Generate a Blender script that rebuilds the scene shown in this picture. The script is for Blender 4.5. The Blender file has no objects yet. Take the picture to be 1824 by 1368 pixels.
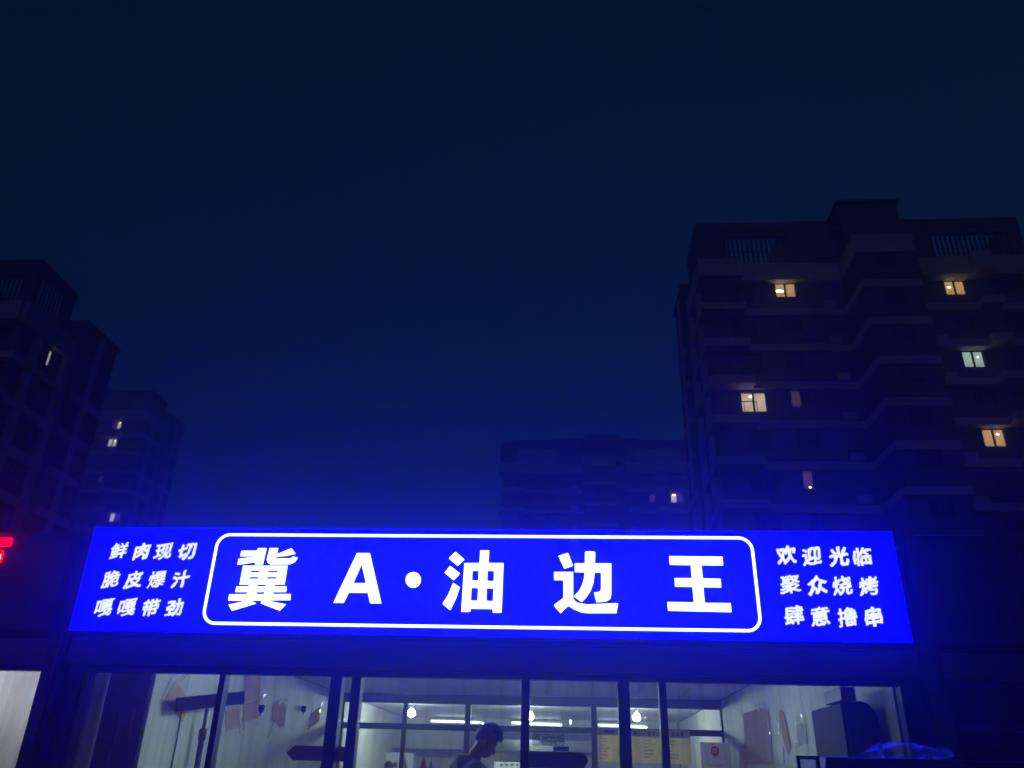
import bpy, bmesh, math, random
from mathutils import Vector, Matrix, noise

random.seed(7)
scene = bpy.context.scene
COL = scene.collection
R = math.radians

# ------------------------------------------------------------------ camera
H, DIST = 1.6, 7.0
CAM = Vector((0, -DIST, H))
FPX = 1423.0                                   # focal length in photo pixels (photo is 1824 wide)
pitch, roll, yaw = R(26.203), R(1.529), R(-4.317)
_f = Vector((math.sin(yaw) * math.cos(pitch), math.cos(yaw) * math.cos(pitch), math.sin(pitch)))
_r = Vector((math.cos(yaw), -math.sin(yaw), 0))
_u = _r.cross(_f)
RGT = _r * math.cos(roll) + _u * math.sin(roll)
UPV = -_r * math.sin(roll) + _u * math.cos(roll)
FWD = _f
cd = bpy.data.cameras.new('camera')
cam = bpy.data.objects.new('camera', cd)
COL.objects.link(cam)
M = Matrix((RGT, UPV, -FWD)).transposed().to_4x4()
M.translation = CAM
cam.matrix_world = M
cd.sensor_width = 36.0
cd.lens = FPX / 1824 * 36.0
cd.clip_start = 0.05
cd.clip_end = 2000
scene.camera = cam


def at(x, y, Y):
    """photo pixel -> point of the place on the upright plane y = Y"""
    d = FWD + RGT * ((x - 912) / FPX) - UPV * ((y - 684) / FPX)
    return CAM + d * ((Y + DIST) / d.y)


# ------------------------------------------------------------------ world, sun, exposure
SUN_EL, SUN_AZ = 3.0, 200.0
w = bpy.data.worlds.new('World')
scene.world = w
w.use_nodes = True
nt = w.node_tree
bg = nt.nodes['Background']
sky = nt.nodes.new('ShaderNodeTexSky')
sky.sky_type = 'NISHITA'
sky.sun_disc = False
sky.sun_elevation = R(SUN_EL)
sky.sun_rotation = R(SUN_AZ)
sky.ozone_density = 5.0
nt.links.new(sky.outputs[0], bg.inputs[0])
bg.inputs[1].default_value = 0.031

sl = bpy.data.lights.new('city_glow_sun', 'SUN')  # weak sun lamp added in place of the warm city glow on the towers
sl.energy = 0.02
sl.angle = R(20)
sl.color = (1.0, 0.88, 0.78)
so = bpy.data.objects.new('city_glow_sun', sl)
COL.objects.link(so)
so.rotation_euler = (R(90 - 9), 0, R(180 - SUN_AZ))

vs = scene.view_settings
vs.view_transform = 'Standard'
vs.look = 'None'
vs.exposure = 0
vs.gamma = 1
vs.use_curve_mapping = False
cy = scene.cycles
cy.use_denoising = True
cy.max_bounces = 6
cy.diffuse_bounces = 3
cy.glossy_bounces = 3
cy.transparent_max_bounces = 12
cy.volume_bounces = 0
cy.sample_clamp_indirect = 4
cy.caustics_reflective = False
cy.caustics_refractive = False

GLARE_HAZE_DENSITY = 0.008
SIGN_POWER = 30.0


# ------------------------------------------------------------------ materials
def new_mat(name):
    m = bpy.data.materials.new(name)
    m.use_nodes = True
    return m, m.node_tree, m.node_tree.nodes['Principled BSDF']


def mat(name, col, rough=0.6, metal=0.0, var=0.12, scale=4.0, bump=0.0, bscale=60.0, stretch=(1, 1, 1), spec=0.5):
    m, t, p = new_mat(name)
    p.inputs['Roughness'].default_value = rough
    p.inputs['Metallic'].default_value = metal
    p.inputs['Specular IOR Level'].default_value = spec
    tc = t.nodes.new('ShaderNodeTexCoord')
    mp = t.nodes.new('ShaderNodeMapping')
    mp.inputs['Scale'].default_value = stretch
    t.links.new(tc.outputs['Object'], mp.inputs[0])
    n = t.nodes.new('ShaderNodeTexNoise')
    n.inputs['Scale'].default_value = scale
    n.inputs['Detail'].default_value = 6
    t.links.new(mp.outputs[0], n.inputs['Vector'])
    r = t.nodes.new('ShaderNodeValToRGB')
    r.color_ramp.elements[0].position = 0.3
    r.color_ramp.elements[1].position = 0.7
    r.color_ramp.elements[0].color = tuple(c * (1 - var) for c in col) + (1,)
    r.color_ramp.elements[1].color = tuple(min(1, c * (1 + var)) for c in col) + (1,)
    t.links.new(n.outputs['Fac'], r.inputs[0])
    t.links.new(r.outputs[0], p.inputs['Base Color'])
    if bump:
        b = t.nodes.new('ShaderNodeBump')
        b.inputs['Strength'].default_value = bump
        n2 = t.nodes.new('ShaderNodeTexNoise')
        n2.inputs['Scale'].default_value = bscale
        t.links.new(mp.outputs[0], n2.inputs['Vector'])
        t.links.new(n2.outputs['Fac'], b.inputs['Height'])
        t.links.new(b.outputs[0], p.inputs['Normal'])
    return m


def emit(name, col, power):
    m, t, p = new_mat(name)
    p.inputs['Base Color'].default_value = (0.02, 0.02, 0.02, 1)
    p.inputs['Emission Color'].default_value = tuple(col) + (1,)
    p.inputs['Emission Strength'].default_value = power
    p.inputs['Roughness'].default_value = 0.4
    p.inputs['Specular IOR Level'].default_value = 0.0
    return m


def glass(name, dirt=0.04, tint=(0.93, 0.96, 0.97)):
    m, t, p = new_mat(name)
    t.nodes.remove(p)
    out = t.nodes['Material Output']
    tr = t.nodes.new('ShaderNodeBsdfTransparent')
    tr.inputs[0].default_value = tint + (1,)
    gl = t.nodes.new('ShaderNodeBsdfGlossy')
    gl.inputs['Roughness'].default_value = 0.02
    fr = t.nodes.new('ShaderNodeFresnel')
    fr.inputs[0].default_value = 1.45
    mx = t.nodes.new('ShaderNodeMixShader')
    t.links.new(fr.outputs[0], mx.inputs[0])
    t.links.new(tr.outputs[0], mx.inputs[1])
    t.links.new(gl.outputs[0], mx.inputs[2])
    # wiped dirt film: streaky thin diffuse layer
    df = t.nodes.new('ShaderNodeBsdfDiffuse')
    df.inputs[0].default_value = (0.7, 0.7, 0.7, 1)
    tc = t.nodes.new('ShaderNodeTexCoord')
    mp = t.nodes.new('ShaderNodeMapping')
    mp.inputs['Scale'].default_value = (9, 1, 0.8)
    n = t.nodes.new('ShaderNodeTexNoise')
    n.inputs['Scale'].default_value = 2.0
    n.inputs['Detail'].default_value = 7
    mr = t.nodes.new('ShaderNodeMapRange')
    mr.inputs['From Min'].default_value = 0.42
    mr.inputs['From Max'].default_value = 0.8
    mr.inputs['To Min'].default_value = 0.0
    mr.inputs['To Max'].default_value = dirt
    t.links.new(tc.outputs['Object'], mp.inputs[0])
    t.links.new(mp.outputs[0], n.inputs['Vector'])
    t.links.new(n.outputs['Fac'], mr.inputs['Value'])
    m2 = t.nodes.new('ShaderNodeMixShader')
    t.links.new(mr.outputs[0], m2.inputs[0])
    t.links.new(mx.outputs[0], m2.inputs[1])
    t.links.new(df.outputs[0], m2.inputs[2])
    t.links.new(m2.outputs[0], out.inputs['Surface'])
    return m


MT = {}
MT['asphalt'] = mat('asphalt', (0.05, 0.05, 0.052), 0.85, var=0.3, scale=6, bump=0.4, bscale=180)
MT['paving'] = mat('paving', (0.09, 0.088, 0.085), 0.8, var=0.2, scale=3, bump=0.2)
MT['render'] = mat('tower_render', (0.12, 0.105, 0.095), 0.9, var=0.12, scale=0.5)
MT['band'] = mat('tower_band', (0.58, 0.55, 0.51), 0.85, var=0.12, scale=0.8)
MT['tower_frame'] = mat('tower_frame', (0.05, 0.05, 0.055), 0.5)
MT['tower_glass'] = mat('tower_glass', (0.015, 0.017, 0.02), 0.12, var=0.05)
MT['slat'] = mat('slat', (0.12, 0.11, 0.10), 0.7)
MT['frame'] = mat('dark_aluminium', (0.028, 0.028, 0.032), 0.45, metal=0.2, var=0.2, scale=12)
MT['panel'] = mat('sandwich_panel', (0.62, 0.62, 0.61), 0.55, var=0.10, scale=2.2, stretch=(5, 5, 0.5), bump=0.05, bscale=20)
MT['ceil'] = mat('ceiling_panel', (0.7, 0.7, 0.69), 0.45, var=0.06, scale=1.5)
MT['floor'] = mat('floor_tile', (0.35, 0.34, 0.32), 0.4, var=0.1)
MT['fascia'] = mat('fascia_metal', (0.06, 0.055, 0.06), 0.55, var=0.18, scale=1.3, stretch=(0.6, 1, 2.5), bump=0.05)
MT['fascia2'] = mat('lintel_metal', (0.13, 0.11, 0.11), 0.6, var=0.15, scale=1.6, stretch=(0.6, 1, 2.5), bump=0.05)
MT['case'] = mat('sign_case', (0.06, 0.06, 0.07), 0.5)
MT['glass'] = glass('shop_glass', 0.10)
MT['glass2'] = glass('partition_glass', 0.03)
MT['card'] = mat('cardboard', (0.55, 0.37, 0.25), 0.85, var=0.12, scale=6, stretch=(1, 1, 8), bump=0.1)
MT['tape'] = mat('clear_tape', (0.75, 0.75, 0.72), 0.08, var=0.05, bump=0.6, bscale=40, spec=1.0)
MT['black'] = mat('black_plastic', (0.012, 0.012, 0.014), 0.4)
MT['matt_black'] = mat('matt_black', (0.01, 0.01, 0.012), 0.95, spec=0.05)
MT['dark'] = mat('dark_lacquer', (0.03, 0.025, 0.03), 0.6, var=0.2, spec=0.12)
MT['purple'] = mat('dark_purple_vinyl', (0.05, 0.015, 0.05), 0.5)
MT['white'] = mat('white_enamel', (0.75, 0.75, 0.73), 0.3, var=0.04)
MT['steel'] = mat('stainless', (0.55, 0.56, 0.57), 0.25, metal=1.0, var=0.1, scale=3, stretch=(6, 1, 1))
MT['paper'] = mat('yellow_menu_paper', (0.92, 0.84, 0.36), 0.7, var=0.10, scale=3)
def translucent(m, amount):
    t = m.node_tree
    p = t.nodes['Principled BSDF']
    tl_ = t.nodes.new('ShaderNodeBsdfTranslucent')
    mx = t.nodes.new('ShaderNodeMixShader')
    mx.inputs[0].default_value = amount
    src = p.inputs['Base Color'].links[0].from_socket
    t.links.new(src, tl_.inputs[0])
    t.links.new(p.outputs[0], mx.inputs[1])
    t.links.new(tl_.outputs[0], mx.inputs[2])
    t.links.new(mx.outputs[0], t.nodes['Material Output'].inputs['Surface'])
    return m


translucent(MT['paper'], 0.72)
MT['paper2'] = mat('menu_header_paper', (0.70, 0.58, 0.40), 0.7, var=0.08)
translucent(MT['paper2'], 0.6)
MT['ink'] = mat('menu_ink', (0.03, 0.03, 0.035), 0.7)
MT['inkred'] = mat('menu_red_ink', (0.45, 0.08, 0.05), 0.7)
MT['inkblue'] = mat('menu_blue_ink', (0.07, 0.06, 0.22), 0.7)
MT['pink'] = mat('logo_crimson', (0.5, 0.03, 0.08), 0.5)
MT['hoodie'] = mat('grey_hoodie', (0.42, 0.43, 0.46), 0.95, var=0.15, scale=12, bump=0.3, bscale=120)
MT['skin'] = mat('skin', (0.42, 0.26, 0.19), 0.55, var=0.06)
MT['hair'] = mat('black_hair', (0.012, 0.011, 0.011), 0.55, var=0.3, scale=40, bump=0.8, bscale=90)
MT['jean'] = mat('dark_trousers', (0.03, 0.035, 0.05), 0.9)
MT['shoe'] = mat('shoe', (0.05, 0.05, 0.05), 0.7)
MT['maroon'] = mat('maroon_cloth', (0.16, 0.02, 0.03), 0.9, bump=0.2)
MT['navy'] = mat('navy_cloth', (0.03, 0.05, 0.12), 0.9, bump=0.2)
MT['cream'] = mat('cream_cloth', (0.6, 0.58, 0.5), 0.9, bump=0.2)
MT['camo'] = mat('mottled_green_cloth', (0.12, 0.14, 0.08), 0.9, var=0.8, scale=25)
MT['bag'] = mat('plastic_bag', (0.62, 0.63, 0.66), 0.22, var=0.08, bump=0.5, bscale=18)
def filmy(m, amount):
    t = m.node_tree
    p = t.nodes['Principled BSDF']
    tr = t.nodes.new('ShaderNodeBsdfTransparent')
    mx = t.nodes.new('ShaderNodeMixShader')
    mx.inputs[0].default_value = amount
    t.links.new(p.outputs[0], mx.inputs[1])
    t.links.new(tr.outputs[0], mx.inputs[2])
    t.links.new(mx.outputs[0], t.nodes['Material Output'].inputs['Surface'])


filmy(MT['bag'], 0.74)
filmy(MT['tape'], 0.5)
MT['grease'] = mat('sooty_steel', (0.05, 0.05, 0.055), 0.5, metal=0.5, var=0.4, scale=7)
MT['blue_emit'] = emit('sign_blue_light', (0.0, 0.0, 1.0), SIGN_POWER)
MT['white_emit'] = emit('sign_white_light', (0.66, 0.90, 1.0), 2.8)
MT['white_small'] = emit('sign_small_lettering_light', (0.80, 0.88, 1.0), 1.12)
MT['red_emit'] = emit('red_letter_light', (1.0, 0.0, 0.0), 18.0)
MT['red_core'] = emit('red_letter_core', (1.0, 0.25, 0.12), 10.0)
MT['bulb'] = emit('bulb_light', (0.88, 1.0, 0.78), 290.0)
MT['tube'] = emit('tube_light', (0.88, 1.0, 0.92), 10.0)
MT['tube_bright'] = emit('tube_light_bright', (0.76, 1.0, 0.86), 100.0)
MT['tube_near'] = emit('tube_light_near', (1.0, 0.98, 0.95), 42.0)


def lit(name, col, power, var=0.35):
    """a lit room seen through net curtain: uneven glow"""
    m, t, p = new_mat(name)
    tc = t.nodes.new('ShaderNodeTexCoord')
    n = t.nodes.new('ShaderNodeTexNoise')
    n.inputs['Scale'].default_value = 1.1
    n.inputs['Detail'].default_value = 3
    t.links.new(tc.outputs['Object'], n.inputs['Vector'])
    mr = t.nodes.new('ShaderNodeMapRange')
    mr.inputs['From Min'].default_value = 0.3
    mr.inputs['From Max'].default_value = 0.7
    mr.inputs['To Min'].default_value = power * (1 - var)
    mr.inputs['To Max'].default_value = power * (1 + var)
    t.links.new(n.outputs['Fac'], mr.inputs['Value'])
    t.links.new(mr.outputs[0], p.inputs['Emission Strength'])
    p.inputs['Emission Color'].default_value = tuple(col) + (1,)
    p.inputs['Base Color'].default_value = (0.02, 0.02, 0.02, 1)
    p.inputs['Roughness'].default_value = 0.2
    return m


MT['lit_warm'] = lit('lit_room_warm', (0.62, 0.38, 0.14), 1.0)
MT['lit_cream'] = lit('lit_room_cream', (0.62, 0.50, 0.32), 1.1)
MT['lit_cool'] = lit('lit_room_cool', (0.42, 0.58, 0.50), 1.0)
MT['lit_pale'] = lit('lit_room_pale', (0.62, 0.62, 0.66), 1.3)
MT['lit_slit'] = lit('lit_room_slit', (0.62, 0.62, 0.70), 0.6)
MT['lit_faint'] = lit('lit_room_faint', (0.25, 0.16, 0.14), 0.25)
MT['lamp_glow'] = emit('ceiling_lamp_glow', (1.0, 0.85, 0.55), 8.0)


# ------------------------------------------------------------------ mesh helpers
class MB:
    def __init__(s):
        s.v, s.f = [], []

    def add(s, vs_, fs_):
        o = len(s.v)
        s.v += [tuple(p) for p in vs_]
        s.f += [tuple(i + o for i in f) for f in fs_]
        return s

    def box(s, x0, x1, y0, y1, z0, z1):
        return s.add([(x0, y0, z0), (x1, y0, z0), (x1, y1, z0), (x0, y1, z0), (x0, y0, z1), (x1, y0, z1), (x1, y1, z1), (x0, y1, z1)],
                     [(0, 3, 2, 1), (4, 5, 6, 7), (0, 1, 5, 4), (1, 2, 6, 5), (2, 3, 7, 6), (3, 0, 4, 7)])

    def quad(s, a, b, c, d):
        return s.add([a, b, c, d], [(0, 1, 2, 3)])

    def tube(s, pts, rads, n=8, caps=True):
        pts = [Vector(p) for p in pts]
        if not hasattr(rads, '__len__'):
            rads = [rads] * len(pts)
        rings, fs_ = [], []
        for i, p in enumerate(pts):
            d = (pts[min(i + 1, len(pts) - 1)] - pts[max(i - 1, 0)]).normalized()
            a = d.orthogonal().normalized() if i == 0 else (prev - d * prev.dot(d)).normalized()
            prev = a
            b = d.cross(a)
            rings += [p + (a * math.cos(2 * math.pi * k / n) + b * math.sin(2 * math.pi * k / n)) * rads[i] for k in range(n)]
        for i in range(len(pts) - 1):
            for k in range(n):
                fs_.append((i * n + k, i * n + (k + 1) % n, (i + 1) * n + (k + 1) % n, (i + 1) * n + k))
        if caps:
            fs_.append(tuple(reversed(range(n))))
            fs_.append(tuple(range((len(pts) - 1) * n, len(pts) * n)))
        return s.add(rings, fs_)

    def prism(s, poly, off):
        """polygon (3-D points) extruded by the vector off"""
        n = len(poly)
        off = Vector(off)
        vs_ = [Vector(p) for p in poly] + [Vector(p) + off for p in poly]
        fs_ = [tuple(range(n)), tuple(reversed(range(n, 2 * n)))]
        for i in range(n):
            j = (i + 1) % n
            fs_.append((i, i + n, j + n, j))
        return s.add(vs_, fs_)

    def ball(s, c, r, seg=16, ring=10, sc=(1, 1, 1), fn=None):
        vs_, fs_ = [], []
        for i in range(ring + 1):
            th = math.pi * i / ring
            for k in range(seg):
                ph = 2 * math.pi * k / seg
                p = Vector((math.sin(th) * math.cos(ph) * sc[0], math.sin(th) * math.sin(ph) * sc[1], math.cos(th) * sc[2]))
                if fn:
                    p = fn(p)
                vs_.append(Vector(c) + p * r)
        for i in range(ring):
            for k in range(seg):
                fs_.append((i * seg + k, (i + 1) * seg + k, (i + 1) * seg + (k + 1) % seg, i * seg + (k + 1) % seg))
        return s.add(vs_, fs_)

    def mesh(s, name, m, smooth=False):
        me = bpy.data.meshes.new(name)
        me.from_pydata(s.v, [], s.f)
        me.materials.append(MT[m] if isinstance(m, str) else m)
        bm = bmesh.new()
        bm.from_mesh(me)
        bmesh.ops.recalc_face_normals(bm, faces=bm.faces)
        bm.to_mesh(me)
        bm.free()
        if smooth:
            for p in me.polygons:
                p.use_smooth = True
        return me


def link(name, me, parent=None):
    o = bpy.data.objects.new(name, me)
    COL.objects.link(o)
    if parent:
        o.parent = parent
        r = parent
        off = Vector()
        while r:
            off += r.location if r.type == 'EMPTY' else Vector()
            r = r.parent
        if parent.type == 'EMPTY':
            o.matrix_parent_inverse = Matrix.Translation(-off)
    return o


def obj(name, mb, m, parent=None, smooth=False, bevel=0.0):
    o = link(name, mb.mesh(name, m, smooth), parent)
    if bevel:
        b = o.modifiers.new('bevel', 'BEVEL')
        b.width = bevel
        b.segments = 2
        b.limit_method = 'ANGLE'
    return o


def tag(o, label=None, cat=None, group=None, kind=None):
    if label: o['label'] = label
    if cat: o['category'] = cat
    if group: o['group'] = group
    if kind: o['kind'] = kind
    return o


def thing(name, label, cat, loc=(0, 0, 0), group=None):
    o = bpy.data.objects.new(name, None)
    o.location = loc
    o.empty_display_size = 0.2
    COL.objects.link(o)
    return tag(o, label, cat, group)


def B(x0, x1, y0, y1, z0, z1):
    return MB().box(x0, x1, y0, y1, z0, z1)


# ------------------------------------------------------------------ ground
tag(obj('ground', B(-200, 200, -200, 200, -0.3, 0), 'asphalt'), kind='structure')
tag(obj('pavement', B(-60, 60, -2.6, 0.2, 0.004, 0.12), 'paving', bevel=0.01), kind='structure')

# ------------------------------------------------------------------ apartment towers
def loc_obj(name, mb, m, parent, smooth=False):
    o = bpy.data.objects.new(name, mb.mesh(name, m, smooth) if isinstance(mb, MB) else mb)
    COL.objects.link(o)
    o.parent = parent
    return o


def wall_grid(mb, u0, u1, v0, v1, holes, fn, depth=0.22):
    """a wall face with real openings and reveals; fn(u, v, d) -> point, d going into the wall"""
    us = sorted({u0, u1} | {h[0] for h in holes} | {h[1] for h in holes})
    vs_ = sorted({v0, v1} | {h[2] for h in holes} | {h[3] for h in holes})
    for a, b in zip(us, us[1:]):
        for c, d in zip(vs_, vs_[1:]):
            mu, mv = (a + b) / 2, (c + d) / 2
            if any(h[0] < mu < h[1] and h[2] < mv < h[3] for h in holes):
                continue
            mb.quad(fn(a, c, 0), fn(b, c, 0), fn(b, d, 0), fn(a, d, 0))
    for (a, b, c, d) in holes:
        for p, q in (((a, c), (b, c)), ((b, c), (b, d)), ((b, d), (a, d)), ((a, d), (a, c))):
            mb.quad(fn(*p, 0), fn(*q, 0), fn(*q, depth), fn(*p, depth))


FRONT_COLS = [(2.2, 3.95, 'f', 1.52), (5.65, 7.15, 'f', 1.3), (11.75, 13.15, 'b', 1.1), (17.95, 19.4, 'f', 1.3), (21.3, 22.9, 'f', 1.3)]
WY = 0.7                                     # the main front wall stands 0.7 m behind the slab edges
_win_mesh = {}


def window_meshes(wd, hgt):
    k = (round(wd, 3), round(hgt, 3))
    if k not in _win_mesh:
        t = 0.06
        fr = MB()
        fr.box(0, wd, 0, 0.07, 0, t).box(0, wd, 0, 0.07, hgt - t, hgt)
        fr.box(0, t, 0, 0.07, t, hgt - t).box(wd - t, wd, 0, 0.07, t, hgt - t).box(wd / 2 - 0.07, wd / 2 + 0.07, 0, 0.07, t, hgt - t)
        pn = B(0, wd / 2 - t - 0.07, 0.03, 0.045, t, hgt - t)
        _win_mesh[k] = (fr.mesh('window', 'tower_frame'), pn.mesh('pane', 'tower_glass'), t)
    return _win_mesh[k]


def tower(name, label, loc, n, sx=1.0, lits=(), flank_lits=(), room=0.75):
    root = thing(name, label, 'building', loc, 'apartment towers behind the shop row')
    root.scale = (sx, 1, 1)
    dz = 3.0 * (n - 11)
    top = 35.4 + dz
    zs = [32.8 + dz - 3 * k for k in range(n)]          # slab level of each storey, top one first
    # --- body with openings
    wl = MB()
    fh, bh, lh, rh = [], [], [], []
    for z in zs:
        for (a, b, s, hh) in FRONT_COLS:
            zz = (z + 1.05) if hh > 1.5 else (z + 1.42)
            (bh if s == 'b' else fh).append((a, b, zz, zz + hh))
        lh.append((3.9, 4.9, z + 1.2, z + 2.5))
        rh.append((3.9, 4.9, z + 1.2, z + 2.5))
    wall_grid(wl, 0.35, 10.65, 0, top, [h for h in fh if h[1] < 10.6], lambda u, v, d: (u, WY + d, v))
    wall_grid(wl, 14.25, 23.65, 0, top, [h for h in fh if h[0] > 14.3], lambda u, v, d: (u, WY + d, v))
    wall_grid(wl, 10.65, 14.25, 0, top, bh, lambda u, v, d: (u, -3 + d, v))
    wall_grid(wl, WY, 6.0, 0, top, lh, lambda u, v, d: (0.35 + d, u, v))
    wall_grid(wl, WY, 6.0, 0, top, rh, lambda u, v, d: (23.65 - d, u, v))
    for x in (10.65, 14.25):
        wl.quad((x, -3, 0), (x, WY, 0), (x, WY, top), (x, -3, top))
    wl.box(-0.3, 24.3, 6.0, 10.8, 0, top + 3.3)             # rear wing, roof lower than the front frame
    wl.quad((0.35, WY, top), (23.65, WY, top), (23.65, 6, top), (0.35, 6, top))
    wl.quad((10.65, -3, top), (14.25, -3, top), (14.25, WY, top), (10.65, WY, top))
    loc_obj('wall', wl, 'render', root)
    loc_obj('pilaster', B(-0.05, 0.35, 1.9, 2.5, 0, top + 0.0), 'band', root)
    loc_obj('pilaster', B(23.65, 24.05, 1.9, 2.5, 0, top + 0.0), 'band', root)
    loc_obj('pilaster', B(-0.05, 0.35, 5.4, 5.98, 0, top + 0.0), 'band', root)
    loc_obj('pilaster', B(23.65, 24.05, 5.4, 5.98, 0, top + 0.0), 'band', root)
    # --- slab bands, one object per storey (shared mesh)
    bm_ = MB()

    def ring(mb, z0, z1, e=0.0):
        mb.box(0.3, 3.05, -0.5, WY - 0.01, z0, z1)
        mb.box(3.06, 8.85, 0.45 - e, WY - 0.01, z0, z1)
        mb.box(8.86, 10.4, 0.62 - e, WY - 0.01, z0, z1)
        mb.box(10.42, 10.64, -3.2, WY - 0.02, z0, z1)
        mb.box(10.65, 14.25, -3.2, -3.01, z0, z1)
        mb.box(14.26, 14.48, -3.2, WY - 0.02, z0, z1)
        mb.box(16.0, 19.55, 0.02 - e, WY - 0.01, z0, z1)
        mb.box(19.56, 21.0, -0.8, WY - 0.01, z0 + 0.06, z1 + 0.06)
        mb.box(21.01, 23.7, 0.02 - e, WY - 0.01, z0, z1)
        mb.box(-0.1, 0.29, -0.5, 5.97, z0, z1)
        mb.box(23.71, 24.1, 0.02, 5.97, z0, z1)
    ring(bm_, -0.28, 0.28)
    bm_.box(-0.5, -0.31, 6.4, 10.4, -0.28, 0.28)
    bm_.box(24.31, 24.5, 6.4, 10.4, -0.28, 0.28)
    bme = bm_.mesh('floor_band', 'band')
    for z in zs:
        o = loc_obj('floor_band', bme, None, root)
        o.location.z = z
    pm = MB()
    ring(pm, top, top + 1.5, 0.3)
    loc_obj('parapet', pm, 'band', root)
    # --- balcony rail, one per storey
    rl = MB()
    rl.box(0.34, 3.0, -0.46, -0.42, 1.28, 1.33)
    for k in range(4):
        rl.box(0.36 + k * 0.86, 0.40 + k * 0.86, -0.46, -0.42, 0.28, 1.28)
    rme = rl.mesh('balcony_rail', 'tower_frame')
    for z in zs:
        o = loc_obj('balcony_rail', rme, None, root)
        o.location.z = z
    acm = MB().box(0, 0.85, 0, 0.3, 0, 0.58).mesh('air_conditioner', 'band')
    for i, z in enumerate(zs):
        for x in ((8.95, 16.3) if i % 3 else (8.95,)):
            o = loc_obj('air_conditioner', acm, None, root)
            o.location = (x, WY - 0.31, z + 0.29)
    # --- windows
    for k, z in enumerate(zs):
        for c, (a, b, s, hh) in enumerate(FRONT_COLS):
            zz = (z + 1.05) if hh > 1.5 else (z + 1.42)
            fm, pm_, t = window_meshes(b - a, hh)
            wo = loc_obj('window', fm, None, root)
            wo.location = (a, (-3 if s == 'b' else WY) + 0.12, zz)
            ms = None
            for (ck, kk, m1, m2, lamp) in lits:
                if (ck, kk) == (c, k):
                    ms = (m1, m2, lamp)
            for i in (0, 1):
                po = loc_obj('pane', pm_, None, wo)
                po.location.x = t if i == 0 else (b - a) / 2 + 0.07
                if ms:
                    po.material_slots[0].link = 'OBJECT'
                    po.material_slots[0].material = MT[ms[i]]
            if ms and ms[2]:
                wd = b - a
                lx, lz, lw, lh_ = ms[2]
                loc_obj('ceiling_lamp', MB().ball((lx * wd, 0.02, lz * hh), 1, 10, 6, (lw * wd, 0.02, lh_ * hh)), 'lamp_glow', wo, True)
        for side, x in ((0, 0.35 + 0.12), (1, 23.65 - 0.12)):
            fm, pm_, t = window_meshes(1.0, 1.3)
            wo = loc_obj('window', fm, None, root)
            wo.rotation_euler.z = R(-90) if side == 0 else R(90)
            wo.location = (x, 4.9 if side == 0 else 3.9, z + 1.2)
            for i in (0, 1):
                po = loc_obj('pane', pm_, None, wo)
                po.location.x = t if i == 0 else 0.57
                if (side, k, i) in flank_lits:
                    po.material_slots[0].link = 'OBJECT'
                    po.material_slots[0].material = MT['lit_slit']
    loc_obj('wing_roof', B(-0.5, 24.5, 5.98, 10.95, top + 3.31, top + 3.6), 'render', root)
    for x in (-0.45, 24.31):
        loc_obj('pilaster', B(x, x + 0.14, 8.1, 8.7, 0, top + 3.3), 'band', root)
    # --- roof: open frame of beams with slatted screens, core and machine room
    loc_obj('roof_beam', B(0, 24, -0.1, 0.5, top + 4.3, top + 5.1), 'render', root)
    for x in (0, 23.4):
        loc_obj('roof_beam', B(x, x + 0.6, 0.52, 4.6, top + 4.3, top + 5.1), 'render', root)
    for (a, b) in ((0.0, 2.2), (6.95, 10.0), (14.6, 17.3), (23.1, 24.0)):
        loc_obj('roof_pier', B(a, b, -0.05, 0.45, top + 1.51, top + 4.29), 'render', root)
    for (a, b) in ((2.21, 6.94), (17.31, 23.09)):
        loc_obj('roof_lintel', B(a, b, 0.0, 0.4, top + 3.85, top + 4.29), 'render', root)
    for x in (0.02, 23.45):
        loc_obj('roof_pier', B(x, x + 0.5, 4.0, 4.58, top + 1.51, top + 4.29), 'render', root)
    sm = B(0, 0.12, 0, 0.12, 0, 2.32).mesh('slat', 'slat')
    for (a, b, cnt) in ((2.25, 6.9, 13), (17.35, 23.05, 16)):
        for i in range(cnt):
            o = loc_obj('slat', sm, None, root)
            o.location = (a + (i + 0.5) * (b - a) / cnt - 0.07, 0.15, top + 1.52)
        loc_obj('guard_rail', B(a, b, 0.08, 0.12, top + 2.0, top + 2.05), 'tower_frame', root)
        loc_obj('guard_rail', B(a, b, 0.08, 0.12, top + 2.45, top + 2.5), 'tower_frame', root)
    for x in (0.2, 23.65):
        for i in range(9):
            o = loc_obj('slat', sm, None, root)
            o.location = (x, 0.8 + i * 0.38, top + 1.52)
            o.scale.z = 1.19
    loc_obj('roof_core', B(7.2, 17.0, 0.9, 5.9, top + 0.01, top + 5.3), 'render', root)
    loc_obj('machine_room', B(10.9, 15.2, -0.6, 5.2, top + 5.31, top + 5.6 + room), 'slat', root)
    loc_obj('machine_room', B(10.9, 15.2, -0.6, 0.88, top + 1.52, top + 5.3), 'slat', root)
    loc_obj('machine_room_roof', B(10.7, 15.4, -0.8, 5.4, top + 5.61 + room, top + 5.8 + room), 'slat', root)
    loc_obj('core_roof', B(6.9, 17.3, 0.52, 6.1, top + 5.31, top + 5.6), 'render', root)
    return root


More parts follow.
